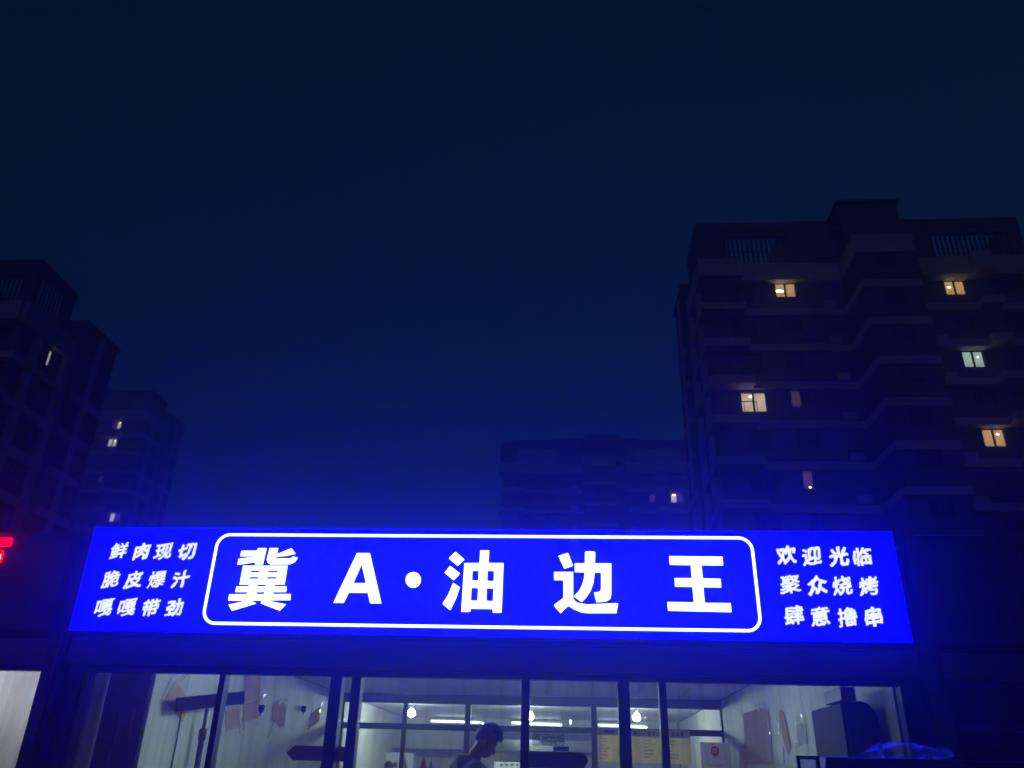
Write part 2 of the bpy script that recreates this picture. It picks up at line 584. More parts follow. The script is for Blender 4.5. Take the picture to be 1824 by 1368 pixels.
tower('apartment_tower', 'dark apartment tower with several warm lit windows and stepped pale floor bands', (10.05, 44, 0), 11,
      lits=[(1, 0, 'lit_warm', 'lit_warm', (0.22, 0.45, 0.20, 0.10)), (3, 0, 'lit_warm', 'lit_warm', (0.24, 0.55, 0.10, 0.05)),
            (3, 2, 'lit_cool', 'lit_cool', (0.75, 0.65, 0.04, 0.05)), (3, 4, 'lit_warm', 'lit_warm', (0.72, 0.72, 0.07, 0.05)),
            (0, 3, 'lit_cream', 'lit_cream', (0.42, 0.8, 0.08, 0.05)), (1, 3, 'lit_faint', 'tower_glass', None),
            (1, 5, 'lit_faint', 'tower_glass', (0.3, 0.12, 0.05, 0.05))])
tower('apartment_tower', 'broad hazy tower straight above the white lettering with one small lit window', (-9.7, 103, 0), 13, 1.15, room=0.02,
      lits=[(4, 1, 'lit_pale', 'lit_faint', (0.28, 0.9, 0.14, 0.08)), (3, 1, 'tower_glass', 'lit_faint', None)])
tower('apartment_tower', 'dim tower above the red letters with a single narrow slit of light', (-61.8, 38.8, 0), 9,
      flank_lits=((1, 0, 0),))
tower('apartment_tower', 'far hazy tower with three small pale lit windows above the sign end', (-89.3, 103.7, 0), 16,
      lits=[(3, 0, 'lit_faint', 'lit_pale', (0.8, 0.8, 0.06, 0.06)), (3, 1, 'lit_pale', 'lit_pale', (0.75, 0.75, 0.06, 0.06)),
            (3, 3, 'lit_faint', 'tower_glass', None), (4, 5, 'lit_pale', 'lit_faint', None)])

# ------------------------------------------------------------------ lettering helpers
def at_x(x, y, X):
    """photo pixel -> point of the place on the upright plane x = X"""
    d = FWD + RGT * ((x - 912) / FPX) - UPV * ((y - 684) / FPX)
    return CAM + d * ((X - CAM.x) / d.x)


def crop(x0, y0, s):
    return lambda cx, cy_: (x0 + cx * s, y0 + cy_ * s)


def curve_mesh(name, groups, Y, m, ext=0.0015):
    """filled outlines on the plane y = Y; each group is (outer, holes...) of (x, z) points"""
    out = MB()
    for gi, g in enumerate(groups):
        cu = bpy.data.curves.new('tmp', 'CURVE')
        cu.dimensions = '2D'
        cu.fill_mode = 'BOTH'
        cu.extrude = ext
        for pts in g:
            sp = cu.splines.new('POLY')
            sp.points.add(len(pts) - 1)
            for p, q in zip(sp.points, pts):
                p.co = (q[0], q[1], 0, 1)
            sp.use_cyclic_u = True
        ob = bpy.data.objects.new('tmp', cu)
        me_ = bpy.data.meshes.new_from_object(ob)
        out.add([(v.co.x, Y - v.co.z - gi * 0.0002, v.co.y) for v in me_.vertices], [tuple(p.vertices) for p in me_.polygons])
        bpy.data.objects.remove(ob)
        bpy.data.curves.remove(cu)
        bpy.data.meshes.remove(me_)
    return out


def glyph_outlines(ch):
    """outline loops of one character of Blender's built-in font, centred, 1 unit high"""
    cu = bpy.data.curves.new('tmp', 'FONT')
    cu.body = ch
    cu.resolution_u = 3
    ob = bpy.data.objects.new('tmp', cu)
    COL.objects.link(ob)
    dg = bpy.context.evaluated_depsgraph_get()
    c2 = ob.evaluated_get(dg).to_curve(dg)
    loops = []
    for sp in c2.splines:
        pts = []
        bp = list(sp.bezier_points)
        for a, b in zip(bp, bp[1:] + bp[:1]):
            p0, p1, p2, p3 = a.co, a.handle_right, b.handle_left, b.co
            n = max(2, min(10, int((p3 - p0).length / 0.035) + 1))
            for i in range(n):
                t = i / n
                q = p0 * (1 - t) ** 3 + p1 * 3 * t * (1 - t) ** 2 + p2 * 3 * t * t * (1 - t) + p3 * t ** 3
                pts.append((q.x, q.y))
        if len(pts) > 2:
            loops.append(pts)
    ob.evaluated_get(dg).to_curve_clear()
    bpy.data.objects.remove(ob)
    bpy.data.curves.remove(cu)
    xs = [p[0] for l in loops for p in l]
    ys = [p[1] for l in loops for p in l]
    cx, cy_ = (min(xs) + max(xs)) / 2, (min(ys) + max(ys)) / 2
    hgt = max(max(ys) - min(ys), 0.75 * (max(xs) - min(xs)), 0.01)
    loops = [[((p[0] - cx) / hgt, (p[1] - cy_) / hgt) for p in l] for l in loops]
    return loops


def brush(loops, seed, slope=0.17, wob=0.020):
    """turn a printed character into a brush-written one: rising strokes, uneven edges"""
    out = []
    for l in loops:
        q = []
        for (x, y) in l:
            n1 = noise.noise(Vector((x * 3.1 + seed, y * 3.1, seed * 1.7)))
            n2 = noise.noise(Vector((x * 3.1, y * 3.1 + seed, 9 + seed)))
            n3 = noise.noise(Vector((x * 11 + seed, y * 11, 3)))
            n4 = noise.noise(Vector((x * 11, y * 11 - seed, 5)))
            q.append((x * 1.04 + 0.05 * y + wob * 2.2 * n1 + wob * n3, y + slope * x + wob * 2.2 * n2 + wob * n4))
        out.append(q)
    return out


def text_part(name, ch, c, size, Y, m, parent, bold=0.0, seed=None, ext=0.0015):
    loops = glyph_outlines(ch)
    if seed is not None:
        loops = brush(loops, seed)
    loops = [[(c.x + p[0] * size, c.z + p[1] * size) for p in l] for l in loops]
    mb = curve_mesh(name, [loops], Y, m, ext)
    if seed is not None:                     # crowded characters get finer strokes
        ln_ = sum(math.dist(l[i - 1], l[i]) for l in loops for i in range(len(l))) / size
        bold = min(bold, 0.39 / ln_)
    if bold:                                 # swell the strokes: a rounded band along every outline
        for l in loops:
            for i in range(len(l)):
                (x0, z0), (x1, z1) = l[i - 1], l[i]
                k = 1.0 if seed is None else 1.0 + 0.7 * noise.noise(Vector((x1 * 60, z1 * 60, seed)))
                w_ = bold * size * k
                dx, dz_ = x1 - x0, z1 - z0
                ln = math.hypot(dx, dz_)
                if ln < 1e-7:
                    continue
                nx, nz = -dz_ / ln * w_, dx / ln * w_
                y = Y - ext - 0.00025 - 0.00002 * (i % 7)
                mb.quad((x0 + nx, y, z0 + nz), (x1 + nx, y, z1 + nz), (x1 - nx, y, z1 - nz), (x0 - nx, y, z0 - nz))
                mb.add([(x1 + w_ * math.cos(t * math.pi / 4), y - 0.00015, z1 + w_ * math.sin(t * math.pi / 4)) for t in range(8)], [tuple(range(8))])
    return obj(name, mb, m, parent)


# ------------------------------------------------------------------ shop shell
SX0, SX1 = -4.28, 2.75
FLOOR = 0.25
sh = thing('shop_building', 'long low prefabricated shop room behind the glazed front with pale panel walls', 'building', (-0.77, 7.5, 0.12))
obj('floor', B(SX0 - 0.17, SX1 + 0.17, 0.2, 15.2, 0.121, FLOOR), 'floor', sh)
for side, x0, x1 in ((0, SX0 - 0.16, SX0), (1, SX1, SX1 + 0.16)):
    wo = obj('side_wall', B(x0 - 0.005 if side == 0 else x0 + 0.03, x1 - 0.03 if side == 0 else x1 + 0.005, 0.42, 15.0, FLOOR + 0.002, 2.94), 'fascia', sh)
    y = 0.43
    while y < 14.9:
        y1 = min(y + 0.955, 14.98)
        obj('wall_panel', B(x1 - 0.028 if side == 0 else x0, x1 if side == 0 else x0 + 0.028, y, y1 - 0.008, FLOOR + 0.004, 2.938), 'panel', wo, bevel=0.003)
        y = y1
bw = obj('back_wall', B(SX0, SX1, 15.03, 15.18, FLOOR + 0.002, 2.94), 'fascia', sh)
for k in range(7):
    obj('wall_panel', B(SX0 + 0.005 + k * 1.003, SX0 + k * 1.003 + 0.997, 15.0, 15.028, FLOOR + 0.004, 2.938), 'panel', bw, bevel=0.003)
ce = obj('ceiling', B(SX0 - 0.165, SX1 + 0.165, 0.46, 15.2, 2.975, 3.1), 'fascia', sh)
for k in range(9):
    obj('ceiling_panel', B(SX0 + 0.004 + k * 0.781, SX0 + k * 0.781 + 0.772, 0.47, 15.0, 2.945, 2.972), 'ceil', ce, bevel=0.003)
obj('upper_fascia', B(-4.42, 2.9, 0.25, 0.45, 2.612, 3.3), 'fascia', sh)
obj('lintel', B(-4.42, 2.9, 0.14, 0.45, 2.402, 2.61), 'fascia2', sh, bevel=0.006)
obj('drip_edge', B(-4.42, 2.9, 0.12, 0.2, 2.614, 2.626), 'fascia2', sh)
obj('party_post', B(-4.60, -4.425, 0.1, 0.5, 0.122, 2.66), 'fascia', sh, bevel=0.006)
obj('party_post', B(2.905, 3.06, 0.1, 0.5, 0.122, 2.66), 'fascia', sh, bevel=0.006)
tag(obj('downpipe', MB().tube([(-4.46, 0.07, 0.13), (-4.46, 0.07, 2.66)], 0.018, 10), 'frame', smooth=True),
    'thin metal pipe running down the post between shopfront and white boarded bay', 'pipe')

# ------------------------------------------------------------------ glazed shopfront
sf = thing('shopfront', 'dark aluminium glazed shopfront with doors under the glowing blue sign', 'shopfront', (-0.77, 0.26, FLOOR))
HZ = 2.352
obj('head_rail', B(-4.42, 2.9, 0.22, 0.32, HZ, 2.40), 'frame', sf, bevel=0.004)
obj('sill_rail', B(-4.28, 2.73, 0.23, 0.31, FLOOR + 0.001, FLOOR + 0.06), 'frame', sf)
obj('jamb', B(-4.42, -4.29, 0.215, 0.325, FLOOR, HZ - 0.001), 'frame', sf, bevel=0.004)
obj('jamb', B(2.735, 2.9, 0.215, 0.325, FLOOR, HZ - 0.001), 'frame', sf, bevel=0.004)
MUL = [(-3.036, -2.984), (-2.048, -1.947), (-1.862, -1.78), (-0.395, -0.325), (0.418, 0.515), (0.76, 0.822)]
for a, b in MUL:
    obj('mullion', B(a, b, 0.21, 0.33, FLOOR + 0.061, HZ - 0.001), 'frame', sf, bevel=0.005)
edges = [-4.289] + [v for ab in MUL for v in ab] + [2.734]
for i in range(0, len(edges), 2):
    obj('pane', B(edges[i] + 0.001, edges[i + 1] - 0.001, 0.268, 0.276, FLOOR + 0.062, HZ - 0.002), 'glass', sf)
for x in (-0.43, -0.29):
    obj('door_handle', MB().tube([(x, 0.15, 1.0), (x, 0.15, 1.45)], 0.014, 8).tube([(x, 0.15, 1.05), (x, 0.22, 1.05)], 0.009, 6).tube([(x, 0.15, 1.4), (x, 0.22, 1.4)], 0.009, 6), 'steel', sf, True)

# ------------------------------------------------------------------ the blue light-box sign
X0, X1, Z0, Z1 = -4.377, 2.816, 2.670, 3.592
sg = thing('shop_sign', 'long glowing blue light-box sign with white Chinese lettering and rounded white border', 'sign', (-0.78, 0.12, 2.66))
obj('case', B(X0 + 0.004, X1 - 0.004, 0.008, 0.245, Z0 + 0.004, Z1 - 0.004), 'case', sg)
obj('light_panel', B(X0, X1, 0.0, 0.007, Z0, Z1), 'blue_emit', sg)
SY = -0.0022
C3 = crop(380, 930, 540 / 1824)
C4 = crop(880, 930, 520 / 1824)


def P(c, pts):
    return [(lambda v: (v.x, v.z))(at(*c(x, y), 0.0)) for x, y in pts]


JI = [
    [[(170, 173), (264, 173), (270, 157), (321, 157), (299, 255), (250, 255), (254, 241), (146, 258), (152, 222), (258, 207), (258, 205), (163, 206)]],
    [[(340, 157), (391, 157), (382, 194), (470, 158), (496, 191), (440, 203), (378, 209), (376, 220), (470, 218), (478, 207), (509, 214), (492, 240), (462, 254), (345, 255), (328, 245), (322, 226)]],
    [[(180, 263), (447, 263), (429, 376), (370, 376), (366, 388), (442, 388), (438, 421), (362, 421), (358, 434), (467, 433), (463, 470), (310, 471), (438, 495), (400, 533), (287, 490), (292, 472), (228, 472), (258, 490), (113, 534), (92, 497), (205, 473), (90, 473), (97, 435), (203, 434), (206, 421), (132, 421), (140, 388), (213, 388), (217, 376), (158, 376)],
     [(226, 292), (280, 292), (278, 304), (223, 304)], [(330, 292), (388, 292), (386, 304), (328, 304)],
     [(220, 330), (272, 330), (270, 342), (217, 342)], [(325, 330), (384, 330), (380, 342), (322, 342)],
     [(268, 376), (319, 376), (316, 388), (265, 388)], [(263, 421), (310, 421), (307, 434), (260, 434)]],
]
AA = [[[(865, 187), (942, 187), (1011, 489), (944, 489), (930, 425), (815, 425), (785, 486), (723, 486)], [(893, 255), (920, 368), (841, 368)]]]
DOT = [[[(1203 + 46 * math.cos(t * math.pi / 16), 348 + 47 * math.sin(t * math.pi / 16)) for t in range(32)]]]
YOU = [[[(1457, 178), (1511, 226), (1470, 264), (1417, 218)]], [[(1425, 264), (1484, 310), (1446, 351), (1391, 305)]],
       [[(1443, 366), (1483, 393), (1462, 455), (1425, 531), (1379, 492), (1415, 435)]],
       [[(1606, 171), (1660, 171), (1655, 247), (1746, 247), (1734, 545), (1681, 545), (1682, 523), (1547, 521), (1546, 540), (1492, 540), (1511, 247), (1602, 247)],
        [(1559, 293), (1598, 293), (1595, 353), (1556, 352)], [(1650, 293), (1690, 294), (1688, 356), (1647, 355)],
        [(1553, 396), (1594, 397), (1590, 474), (1549, 473)], [(1645, 398), (1687, 399), (1683, 476), (1642, 475)]]]
BIAN = [[[(402, 212), (462, 193), (493, 273), (440, 292)]],
        [[(375, 312), (494, 312), (494, 478), (505, 494), (525, 506), (580, 515), (776, 507), (764, 569), (590, 569), (545, 564), (505, 548), (464, 523), (416, 570), (373, 520), (434, 474), (434, 363), (375, 363)]],
        [[(569, 185), (600, 183), (632, 187), (630, 258), (732, 259), (732, 455), (725, 480), (705, 494), (675, 499), (640, 500), (625, 440), (650, 438), (664, 432), (669, 420), (669, 315), (628, 315), (622, 375), (603, 430), (578, 468), (548, 500), (500, 465), (532, 430), (552, 390), (563, 350), (567, 314), (505, 313), (505, 258), (568, 258)]]]
WANG = [[[(1094, 213), (1427, 217), (1431, 271), (1296, 270), (1303, 352), (1415, 355), (1419, 408), (1307, 407), (1316, 505), (1478, 507), (1483, 563), (1086, 554), (1083, 499), (1249, 502), (1240, 405), (1131, 403), (1128, 350), (1236, 351), (1229, 269), (1098, 267)]]]
for grp, c in ((JI, C3), (AA, C3), (DOT, C3), (YOU, C3), (BIAN, C4), (WANG, C4)):
    obj('character', curve_mesh('character', [[P(c, l) for l in g] for g in grp], SY, 'white_emit'), 'white_emit', sg)
C1 = crop(100, 920, 400 / 1824)
C2 = crop(1300, 920, 380 / 1824)
ROWS = [(C1, 0.142, [('鲜', 513, 278), ('肉', 697, 285), ('现', 873, 285), ('切', 1065, 285), ('脆', 448, 508), ('皮', 632, 512), ('爆', 823, 510), ('汁', 1015, 510),
                     ('嘎', 392, 740), ('嘎', 578, 740), ('带', 770, 742), ('劲', 962, 742)]),
        (C2, 0.150, [('欢', 483, 330), ('迎', 700, 337), ('光', 930, 342), ('临', 1132, 342), ('聚', 517, 583), ('众', 745, 585), ('烧', 958, 592), ('烤', 1185, 595),
                     ('肆', 548, 845), ('意', 770, 852), ('撸', 1003, 858), ('串', 1228, 858)])]
sd = 0
for c, size, row in ROWS:
    for ch, cx, cy_ in row:
        sd += 1.37
        text_part('character', ch, at(*c(cx, cy_), 0.0), size, SY, 'white_small', sg, bold=0.048, seed=sd)
# rounded border line
a_ = at(372, 1034, 0).x
b_ = at(1349.5, 1040, 0).x
t_ = at(650, 951.7, 0).z
l_ = at(650, 1116.5, 0).z


def rrect(x0, x1, z0, z1, r, n=10):
    pts = []
    for (cx, cz, s) in ((x1 - r, z1 - r, 0), (x0 + r, z1 - r, 1), (x0 + r, z0 + r, 2), (x1 - r, z0 + r, 3)):
        for k in range(n + 1):
            t = math.pi / 2 * (s + k / n)
            pts.append((cx + r * math.cos(t), cz + r * math.sin(t)))
    return pts


bw_ = 0.024
obj('border', curve_mesh('border', [[rrect(a_, b_, l_, t_, 0.125), rrect(a_ + bw_, b_ - bw_, l_ + bw_, t_ - bw_, 0.102)]], SY, 'white_emit'), 'white_emit', sg)
for x in (-3.6, -1.7, 0.2, 2.1):
    obj('bracket', B(x, x + 0.05, 0.246, 1.2, 3.36, 3.40), 'case', sg)

# ------------------------------------------------------------------ neighbours either side
nb = thing('neighbour_shop', 'neighbouring shop bay with a white boarded window under red letters', 'building', (-8.3, 0.3, 0.12))
obj('lintel', B(-12, -4.61, 0.14, 0.45, 2.402, 2.61), 'fascia2', nb, bevel=0.006)
obj('fascia', B(-12, -4.43, 0.25, 0.45, 2.662, 3.55), 'fascia', nb)
obj('ledge', B(-12, -4.61, 0.2, 0.45, 2.612, 2.66), 'fascia', nb)
obj('window_frame', MB().box(-12, -4.61, 0.22, 0.32, 2.352, 2.40).box(-12, -11.9, 0.22, 0.32, 0.13, 2.351), 'frame', nb)
obj('pane', B(-11.89, -4.612, 0.268, 0.276, 0.14, 2.351), 'glass', nb)
wb = mat('smudged_white_board', (0.66, 0.65, 0.63), 0.6, var=0.3, scale=1.9, stretch=(2.5, 1, 0.8), bump=0.08, bscale=10)
for k in range(6):
    obj('white_board', B(-4.62 - (k + 1) * 1.22 + 0.006, -4.62 - k * 1.22, 1.15, 1.17, 0.14, 2.6), wb, nb)
obj('roof', B(-12, -4.47, 0.46, 6, 2.7, 2.8), 'fascia', nb)
obj('back_wall', B(-12, -4.47, 5.85, 6, 0.13, 2.69), 'fascia', nb)
tl = thing('tube_lamp', 'white tube lamp hidden above the white boarded neighbouring window', 'lamp', (-6, 0.43, 2.36), 'tube lamps')
obj('tube', MB().tube([(-7.6, 0.43, 2.38), (-4.9, 0.43, 2.38)], 0.014, 8), 'tube_near', tl, True)
ns = thing('red_sign', 'dark sign board with glowing red channel letters beside the blue sign', 'sign', (-8, 0.1, 2.7))
obj('board', B(-12, -4.66, 0.13, 0.248, 2.70, 3.58), 'fascia', ns)
CR = crop(0, 900, 200 / 912)
for grp, m in (([(-330, 268), (94, 268), (78, 325), (-330, 325)], 'red_emit'), ([(-330, 372), (20, 372), (8, 425), (-2, 460), (-60, 460), (-60, 425), (-330, 425)], 'red_emit'),
               ([(-2, 398), (8, 400), (2, 440), (-8, 440)], 'red_core')):
    pts = [at(*CR(x, y), 0.115) for x, y in grp]
    obj('letter_stroke', MB().prism([(p.x, 0.115 if m == 'red_emit' else 0.112, p.z) for p in pts], (0, 0.012, 0)), m, ns)
nr = thing('neighbour_shop', 'unlit neighbouring shop bay with a closed dark shutter and blank sign board', 'building', (6, 0.3, 0.12))
obj('lintel', B(3.07, 10, 0.14, 0.45, 2.402, 2.61), 'fascia2', nr, bevel=0.006)
obj('sign_board', B(2.95, 10, 0.06, 0.245, 2.665, 3.585), 'case', nr, bevel=0.01)
obj('fascia', B(2.91, 10, 0.25, 0.45, 2.612, 3.5), 'fascia', nr)
obj('window_frame', MB().box(3.07, 10, 0.22, 0.32, 2.352, 2.40).box(3.07, 3.12, 0.22, 0.32, 0.13, 2.351).box(3.12, 10, 0.22, 0.32, 2.03, 2.07), 'frame', nr)
obj('pane', B(3.121, 10, 0.268, 0.276, 2.072, 2.351), 'tower_glass', nr)
for k in range(17):
    obj('shutter_slat', B(3.125, 10, 0.27 - 0.008 * (k % 2), 0.29, 0.14 + k * 0.111, 0.14 + k * 0.111 + 0.108), 'dark', nr)

# ------------------------------------------------------------------ glazed partition inside
YP = 8.7
pt = thing('glazed_partition', 'dark framed glass partition dividing the front room from the bright kitchen', 'partition', (-0.77, YP, FLOOR))
ZT0, ZT1, ZM0, ZM1 = 2.78, 2.94, 2.335, 2.435
obj('top_rail', B(SX0 + 0.01, SX1 - 0.01, YP - 0.04, YP + 0.04, ZT0, ZT1), 'frame', pt)
obj('middle_rail', B(SX0 + 0.01, SX1 - 0.01, YP - 0.04, YP + 0.04, ZM0, ZM1), 'frame', pt)
px_ = []
for a, b in ((602, 612), (717, 724), (828, 838), (1053, 1063), (1284, 1300)):
    xa, xb = at(a, 1290, YP).x, at(b, 1290, YP).x
    px_.append((xa, xb))
    obj('mullion', B(xa, xb, YP - 0.045, YP + 0.045, ZM1 + 0.001, ZT0 - 0.001), 'frame', pt)
    obj('mullion', B(xa, xb, YP - 0.045, YP + 0.045, FLOOR, ZM0 - 0.001), 'frame', pt)
for (a, b), (c, d) in zip(px_, px_[1:]):
    obj('pane', B(b + 0.001, c - 0.001, YP - 0.004, YP + 0.004, ZM1 + 0.002, ZT0 - 0.002), 'glass2', pt)
    obj('pane', B(b + 0.001, c - 0.001, YP - 0.004, YP + 0.004, FLOOR, ZM0 - 0.002), 'glass2', pt)

# ------------------------------------------------------------------ lamps in the kitchen
GL = [('globe bulb glowing above the white water heater', 733, 1270), ('globe bulb glowing half behind the door mullion', 944, 1276),
      ('globe bulb glowing above the yellow menu sheets', 1134, 1278)]
for lab, x, y in GL:
    p = at(x, y, 10.6)
    g = thing('globe_bulb', lab, 'lamp', (p.x, p.y, p.z + 0.1), 'globe bulbs in the kitchen')
    obj('bulb', MB().ball(p, 0.075, 18, 12), 'bulb', g, True)
    obj('cap', MB().tube([(p.x, p.y, p.z + 0.07), (p.x, p.y, p.z + 0.13)], [0.045, 0.03], 12), 'white', g, True)
    obj('cord', MB().tube([(p.x, p.y, p.z + 0.13), (p.x, p.y, 2.944)], 0.005, 6), 'black', g)
for lab, xa, xb, ya, yb, Y in (('tube lamp between the kitchen bulbs, ending over the bent head', 768, 853, 1284, 1287, 14.7), ('tube lamp on the back wall behind the welcome sticker', 912, 1000, 1287, 1292, 14.7),
                               ('tube lamp on the back wall just above the yellow menu sheets', 1066, 1152, 1291, 1296, 14.7),
                               ('tube lamp tight under the ceiling behind the partition top rail', 903, 992, 1243.5, 1246, 9.1), ('short tube lamp under the ceiling above the water heater bulb', 722, 762, 1240, 1241, 9.1)):
    a, b = at(xa, ya, Y), at(xb, yb, Y)
    g = thing('tube_lamp', lab, 'lamp', (a + b) / 2, 'tube lamps')
    obj('tube', MB().tube([a, b], 0.013, 10), 'tube', g, True)
    obj('fitting', B(a.x - 0.02, b.x + 0.02, Y + 0.02, Y + 0.06, min(a.z, b.z) - 0.02, max(a.z, b.z) + 0.03), 'white', g)

for lab, xc, y0_ in (('ceiling tube lamp of the front room over the entrance doors', 0.05, 3.0), ('ceiling tube lamp of the front room over the dark plank', -2.2, 1.6)):
    g = thing('tube_lamp', lab, 'lamp', (xc, y0_ + 0.6, 2.82), 'tube lamps')
    obj('tube', MB().tube([(xc, y0_, 2.82), (xc, y0_ + 1.2, 2.82)], 0.018, 10), 'tube_bright', g, True)
    obj('fitting', B(xc - 0.008, xc + 0.008, y0_ - 0.02, y0_ + 1.22, 2.842, 2.85), 'white', g)
    for yy in (y0_ + 0.1, y0_ + 1.1):
        obj('rod', MB().tube([(xc, yy, 2.851), (xc, yy, 2.944)], 0.004, 6), 'black', g)

# ------------------------------------------------------------------ kitchen
bk = obj('bulkhead', B(SX0 + 0.01, at(838, 1320, 14.2).x, 14.0, 14.99, 2.17, 2.62), mat('grey_bulkhead', (0.36, 0.37, 0.38), 0.6), None)
tag(bk, 'grey boxed-in bulkhead across the kitchen wall above the water heater', 'bulkhead')
wh = thing('water_heater', 'rounded white water heater hanging on the kitchen wall', 'water heater', at(708, 1368, 13.6), None)
a, b = at(679, 1345, 13.5), at(737, 1345, 13.5)
obj('tank', MB().prism([(x, 13.5, z) for x, z in rrect(a.x, b.x, 1.35, at(708, 1340, 13.5).z, 0.06)], (0, 0.42, 0)), 'white', wh, bevel=0.03)
c = at(704, 1362, 13.48)
obj('dial', MB().tube([(c.x, 13.46, c.z), (c.x, 13.5, c.z)], 0.055, 14), 'black', wh)
obj('pipe', MB().tube([(a.x + 0.2, 13.7, 1.36), (a.x + 0.2, 13.7, 0.9)], 0.012, 8), 'steel', wh)
for k, (lab, m, x, y, wd) in enumerate((('mottled green apron hanging from a kitchen wall hook', 'camo', 724, 1350, 0.2), ('maroon apron hanging on the kitchen wall hooks', 'maroon', 755, 1348, 0.22),
                                        ('narrow navy cloth hanging on the kitchen wall hooks', 'navy', 768, 1351, 0.13), ('cream towel hanging on the kitchen wall hooks', 'cream', 787, 1350, 0.19))):
    p = at(x, y, 13.6 if k == 0 else 14.9)
    if k == 0:
        p.y = 13.42
    n, mb = 14, MB()
    rings = []
    for zi, (f, s) in enumerate(((0, 0.02), (-0.06, 0.12), (-0.2, 0.34), (-0.45, 0.7), (-0.8, 1.0), (-0.95, 1.02))):
        rings += [(p.x + s * wd * math.cos(2 * math.pi * i / n) * (1 + 0.12 * math.sin(5 * i + k)), p.y + 0.25 * s * wd * math.sin(2 * math.pi * i / n), p.z + f) for i in range(n)]
    mb.add(rings, [(r_ * n + i, r_ * n + (i + 1) % n, (r_ + 1) * n + (i + 1) % n, (r_ + 1) * n + i) for r_ in range(5) for i in range(n)])
    t = thing('hanging_cloth', lab, 'cloth', (p.x, p.y, p.z - 0.95), 'cloths on the kitchen hooks')
    obj('cloth', mb, m, t, True)
    obj('hook', MB().tube([(p.x, p.y + 0.07, p.z + 0.03), (p.x, p.y - 0.01, p.z + 0.03), (p.x, p.y - 0.01, p.z)], 0.008, 6), 'steel', t)
pa, pb = at(801, 1362, 14.95), at(818, 1362, 14.95)
pq = thing('wall_plaque', 'small dark green plaque on the kitchen wall beside the cream towel', 'plaque', (pa.x, 14.95, 1.6))
obj('plate', B(pa.x, pb.x, 14.93, 14.99, 1.55, pa.z), mat('dark_green_plaque', (0.03, 0.06, 0.05), 0.5), pq)
obj('print', MB().tube([((pa.x + pb.x) / 2, 14.925, pa.z - 0.13), ((pa.x + pb.x) / 2, 14.93, pa.z - 0.13)], 0.05, 14), 'white', pq)
ha, hb = at(884, 1303, 12.2), at(1060, 1303, 12.2)
hd = thing('range_hood', 'wide stainless range hood over the kitchen stoves', 'range hood', ((ha.x + hb.x) / 2, 12.4, 2.0))
obj('canopy', MB().prism([(ha.x, 12.0, 2.10), (ha.x, 12.0, 2.34), (ha.x, 12.5, 2.5), (ha.x, 14.98, 2.5), (ha.x, 14.98, 2.10)], (hb.x - ha.x, 0, 0)), 'steel', hd, bevel=0.005)
obj('lip', B(ha.x, hb.x, 11.97, 11.999, 2.06, 2.12), 'grease', hd)
sa, sb = at(880, 1357, 11.6), at(931, 1357, 11.6)
sp_ = thing('steamer_cabinet', 'white cabinet with a row of small dark knobs under the range hood', 'cabinet', ((sa.x + sb.x) / 2, 11.8, FLOOR))
obj('body', B(sa.x, sb.x, 11.6, 12.3, FLOOR + 0.01, sa.z), 'white', sp_, bevel=0.01)
for k in range(4):
    p = at(893 + k * 9.5, 1362, 11.6)
    obj('knob', MB().tube([(p.x, 11.57, p.z), (p.x, 11.6, p.z)], [0.018, 0.024], 10), 'black', sp_)

# ------------------------------------------------------------------ menu sheets, box with the round logo
CM = crop(1050, 1285, 280 / 1824)
YM = YP - 0.06
labs = ['yellow menu sheet with a dark blue two-character heading, pasted beside the welcome sticker', 'yellow menu sheet mostly hidden behind the wide door mullion',
        'yellow menu sheet seen through the narrow pane between two mullions', 'yellow menu sheet at the end of the row, next to the white box']
for k, (xa, xb, ya, yb, tw) in enumerate(((90, 352, 66, 465, (155, 278)), (356, 602, 80, 474, (400, 500)), (606, 868, 92, 482, (690, 800)), (872, 1160, 98, 488, (945, 1085)))):
    a, b, c_, d_ = at(*CM(xa, ya), YM), at(*CM(xb, ya), YM), at(*CM(xb + 8, yb), YM), at(*CM(xa + 8, yb), YM)
    zt, zb, xl, xr = a.z, d_.z, a.x, b.x
    t = thing('menu_sheet', labs[k], 'menu', ((xl + xr) / 2, YM, zb), 'menu sheets on the partition')
    obj('sheet', B(xl, xr, YM, YM + 0.004, zb, zt), 'paper', t)
    obj('heading_band', B(xl + 0.004, xr - 0.004, YM - 0.0015, YM - 0.0005, zt - 0.13, zt - 0.004), 'paper2', t)
    if k == 0:
        for q, ch in enumerate('肉串'):
            text_part('heading_character', ch, Vector(((xl + xr) / 2 - 0.035 + q * 0.09, 0, zt - 0.075)), 0.078, YM - 0.003, 'inkblue', t, bold=0.03)
    rnd = random.Random(k)
    ink, red = MB(), MB()

    def char(mb, x, z, s):
        for _ in range(5):
            if rnd.random() < 0.5:
                zz = z + rnd.uniform(0, s)
                mb.box(x, x + s * 0.9, YM - 0.0022, YM - 0.0016, zz, zz + s * 0.14)
            else:
                xx = x + rnd.uniform(0, s * 0.8)
                mb.box(xx, xx + s * 0.14, YM - 0.0030, YM - 0.0024, z, z + s)
    if k:
        for q in range(3):
            char(ink, (xl + xr) / 2 - 0.1 + q * 0.075, zt - 0.1, 0.055)
    for row in range(7):
        z = zt - 0.19 - row * 0.055
        if z < zb + 0.03:
            break
        s = 0.026 if row in (3, 4, 5) else 0.020
        for q in range(rnd.randint(3, 6)):
            char(ink, xl + 0.035 + q * s * 1.2, z, s)
        for q in range(2):
            char(red, xr - 0.06 + q * 0.02, z, 0.014)
    obj('printed_lines', ink, 'ink', t)
    obj('printed_prices', red, 'inkred', t)
CW = crop(1220, 1180, 380 / 1824)
YB = 4.0
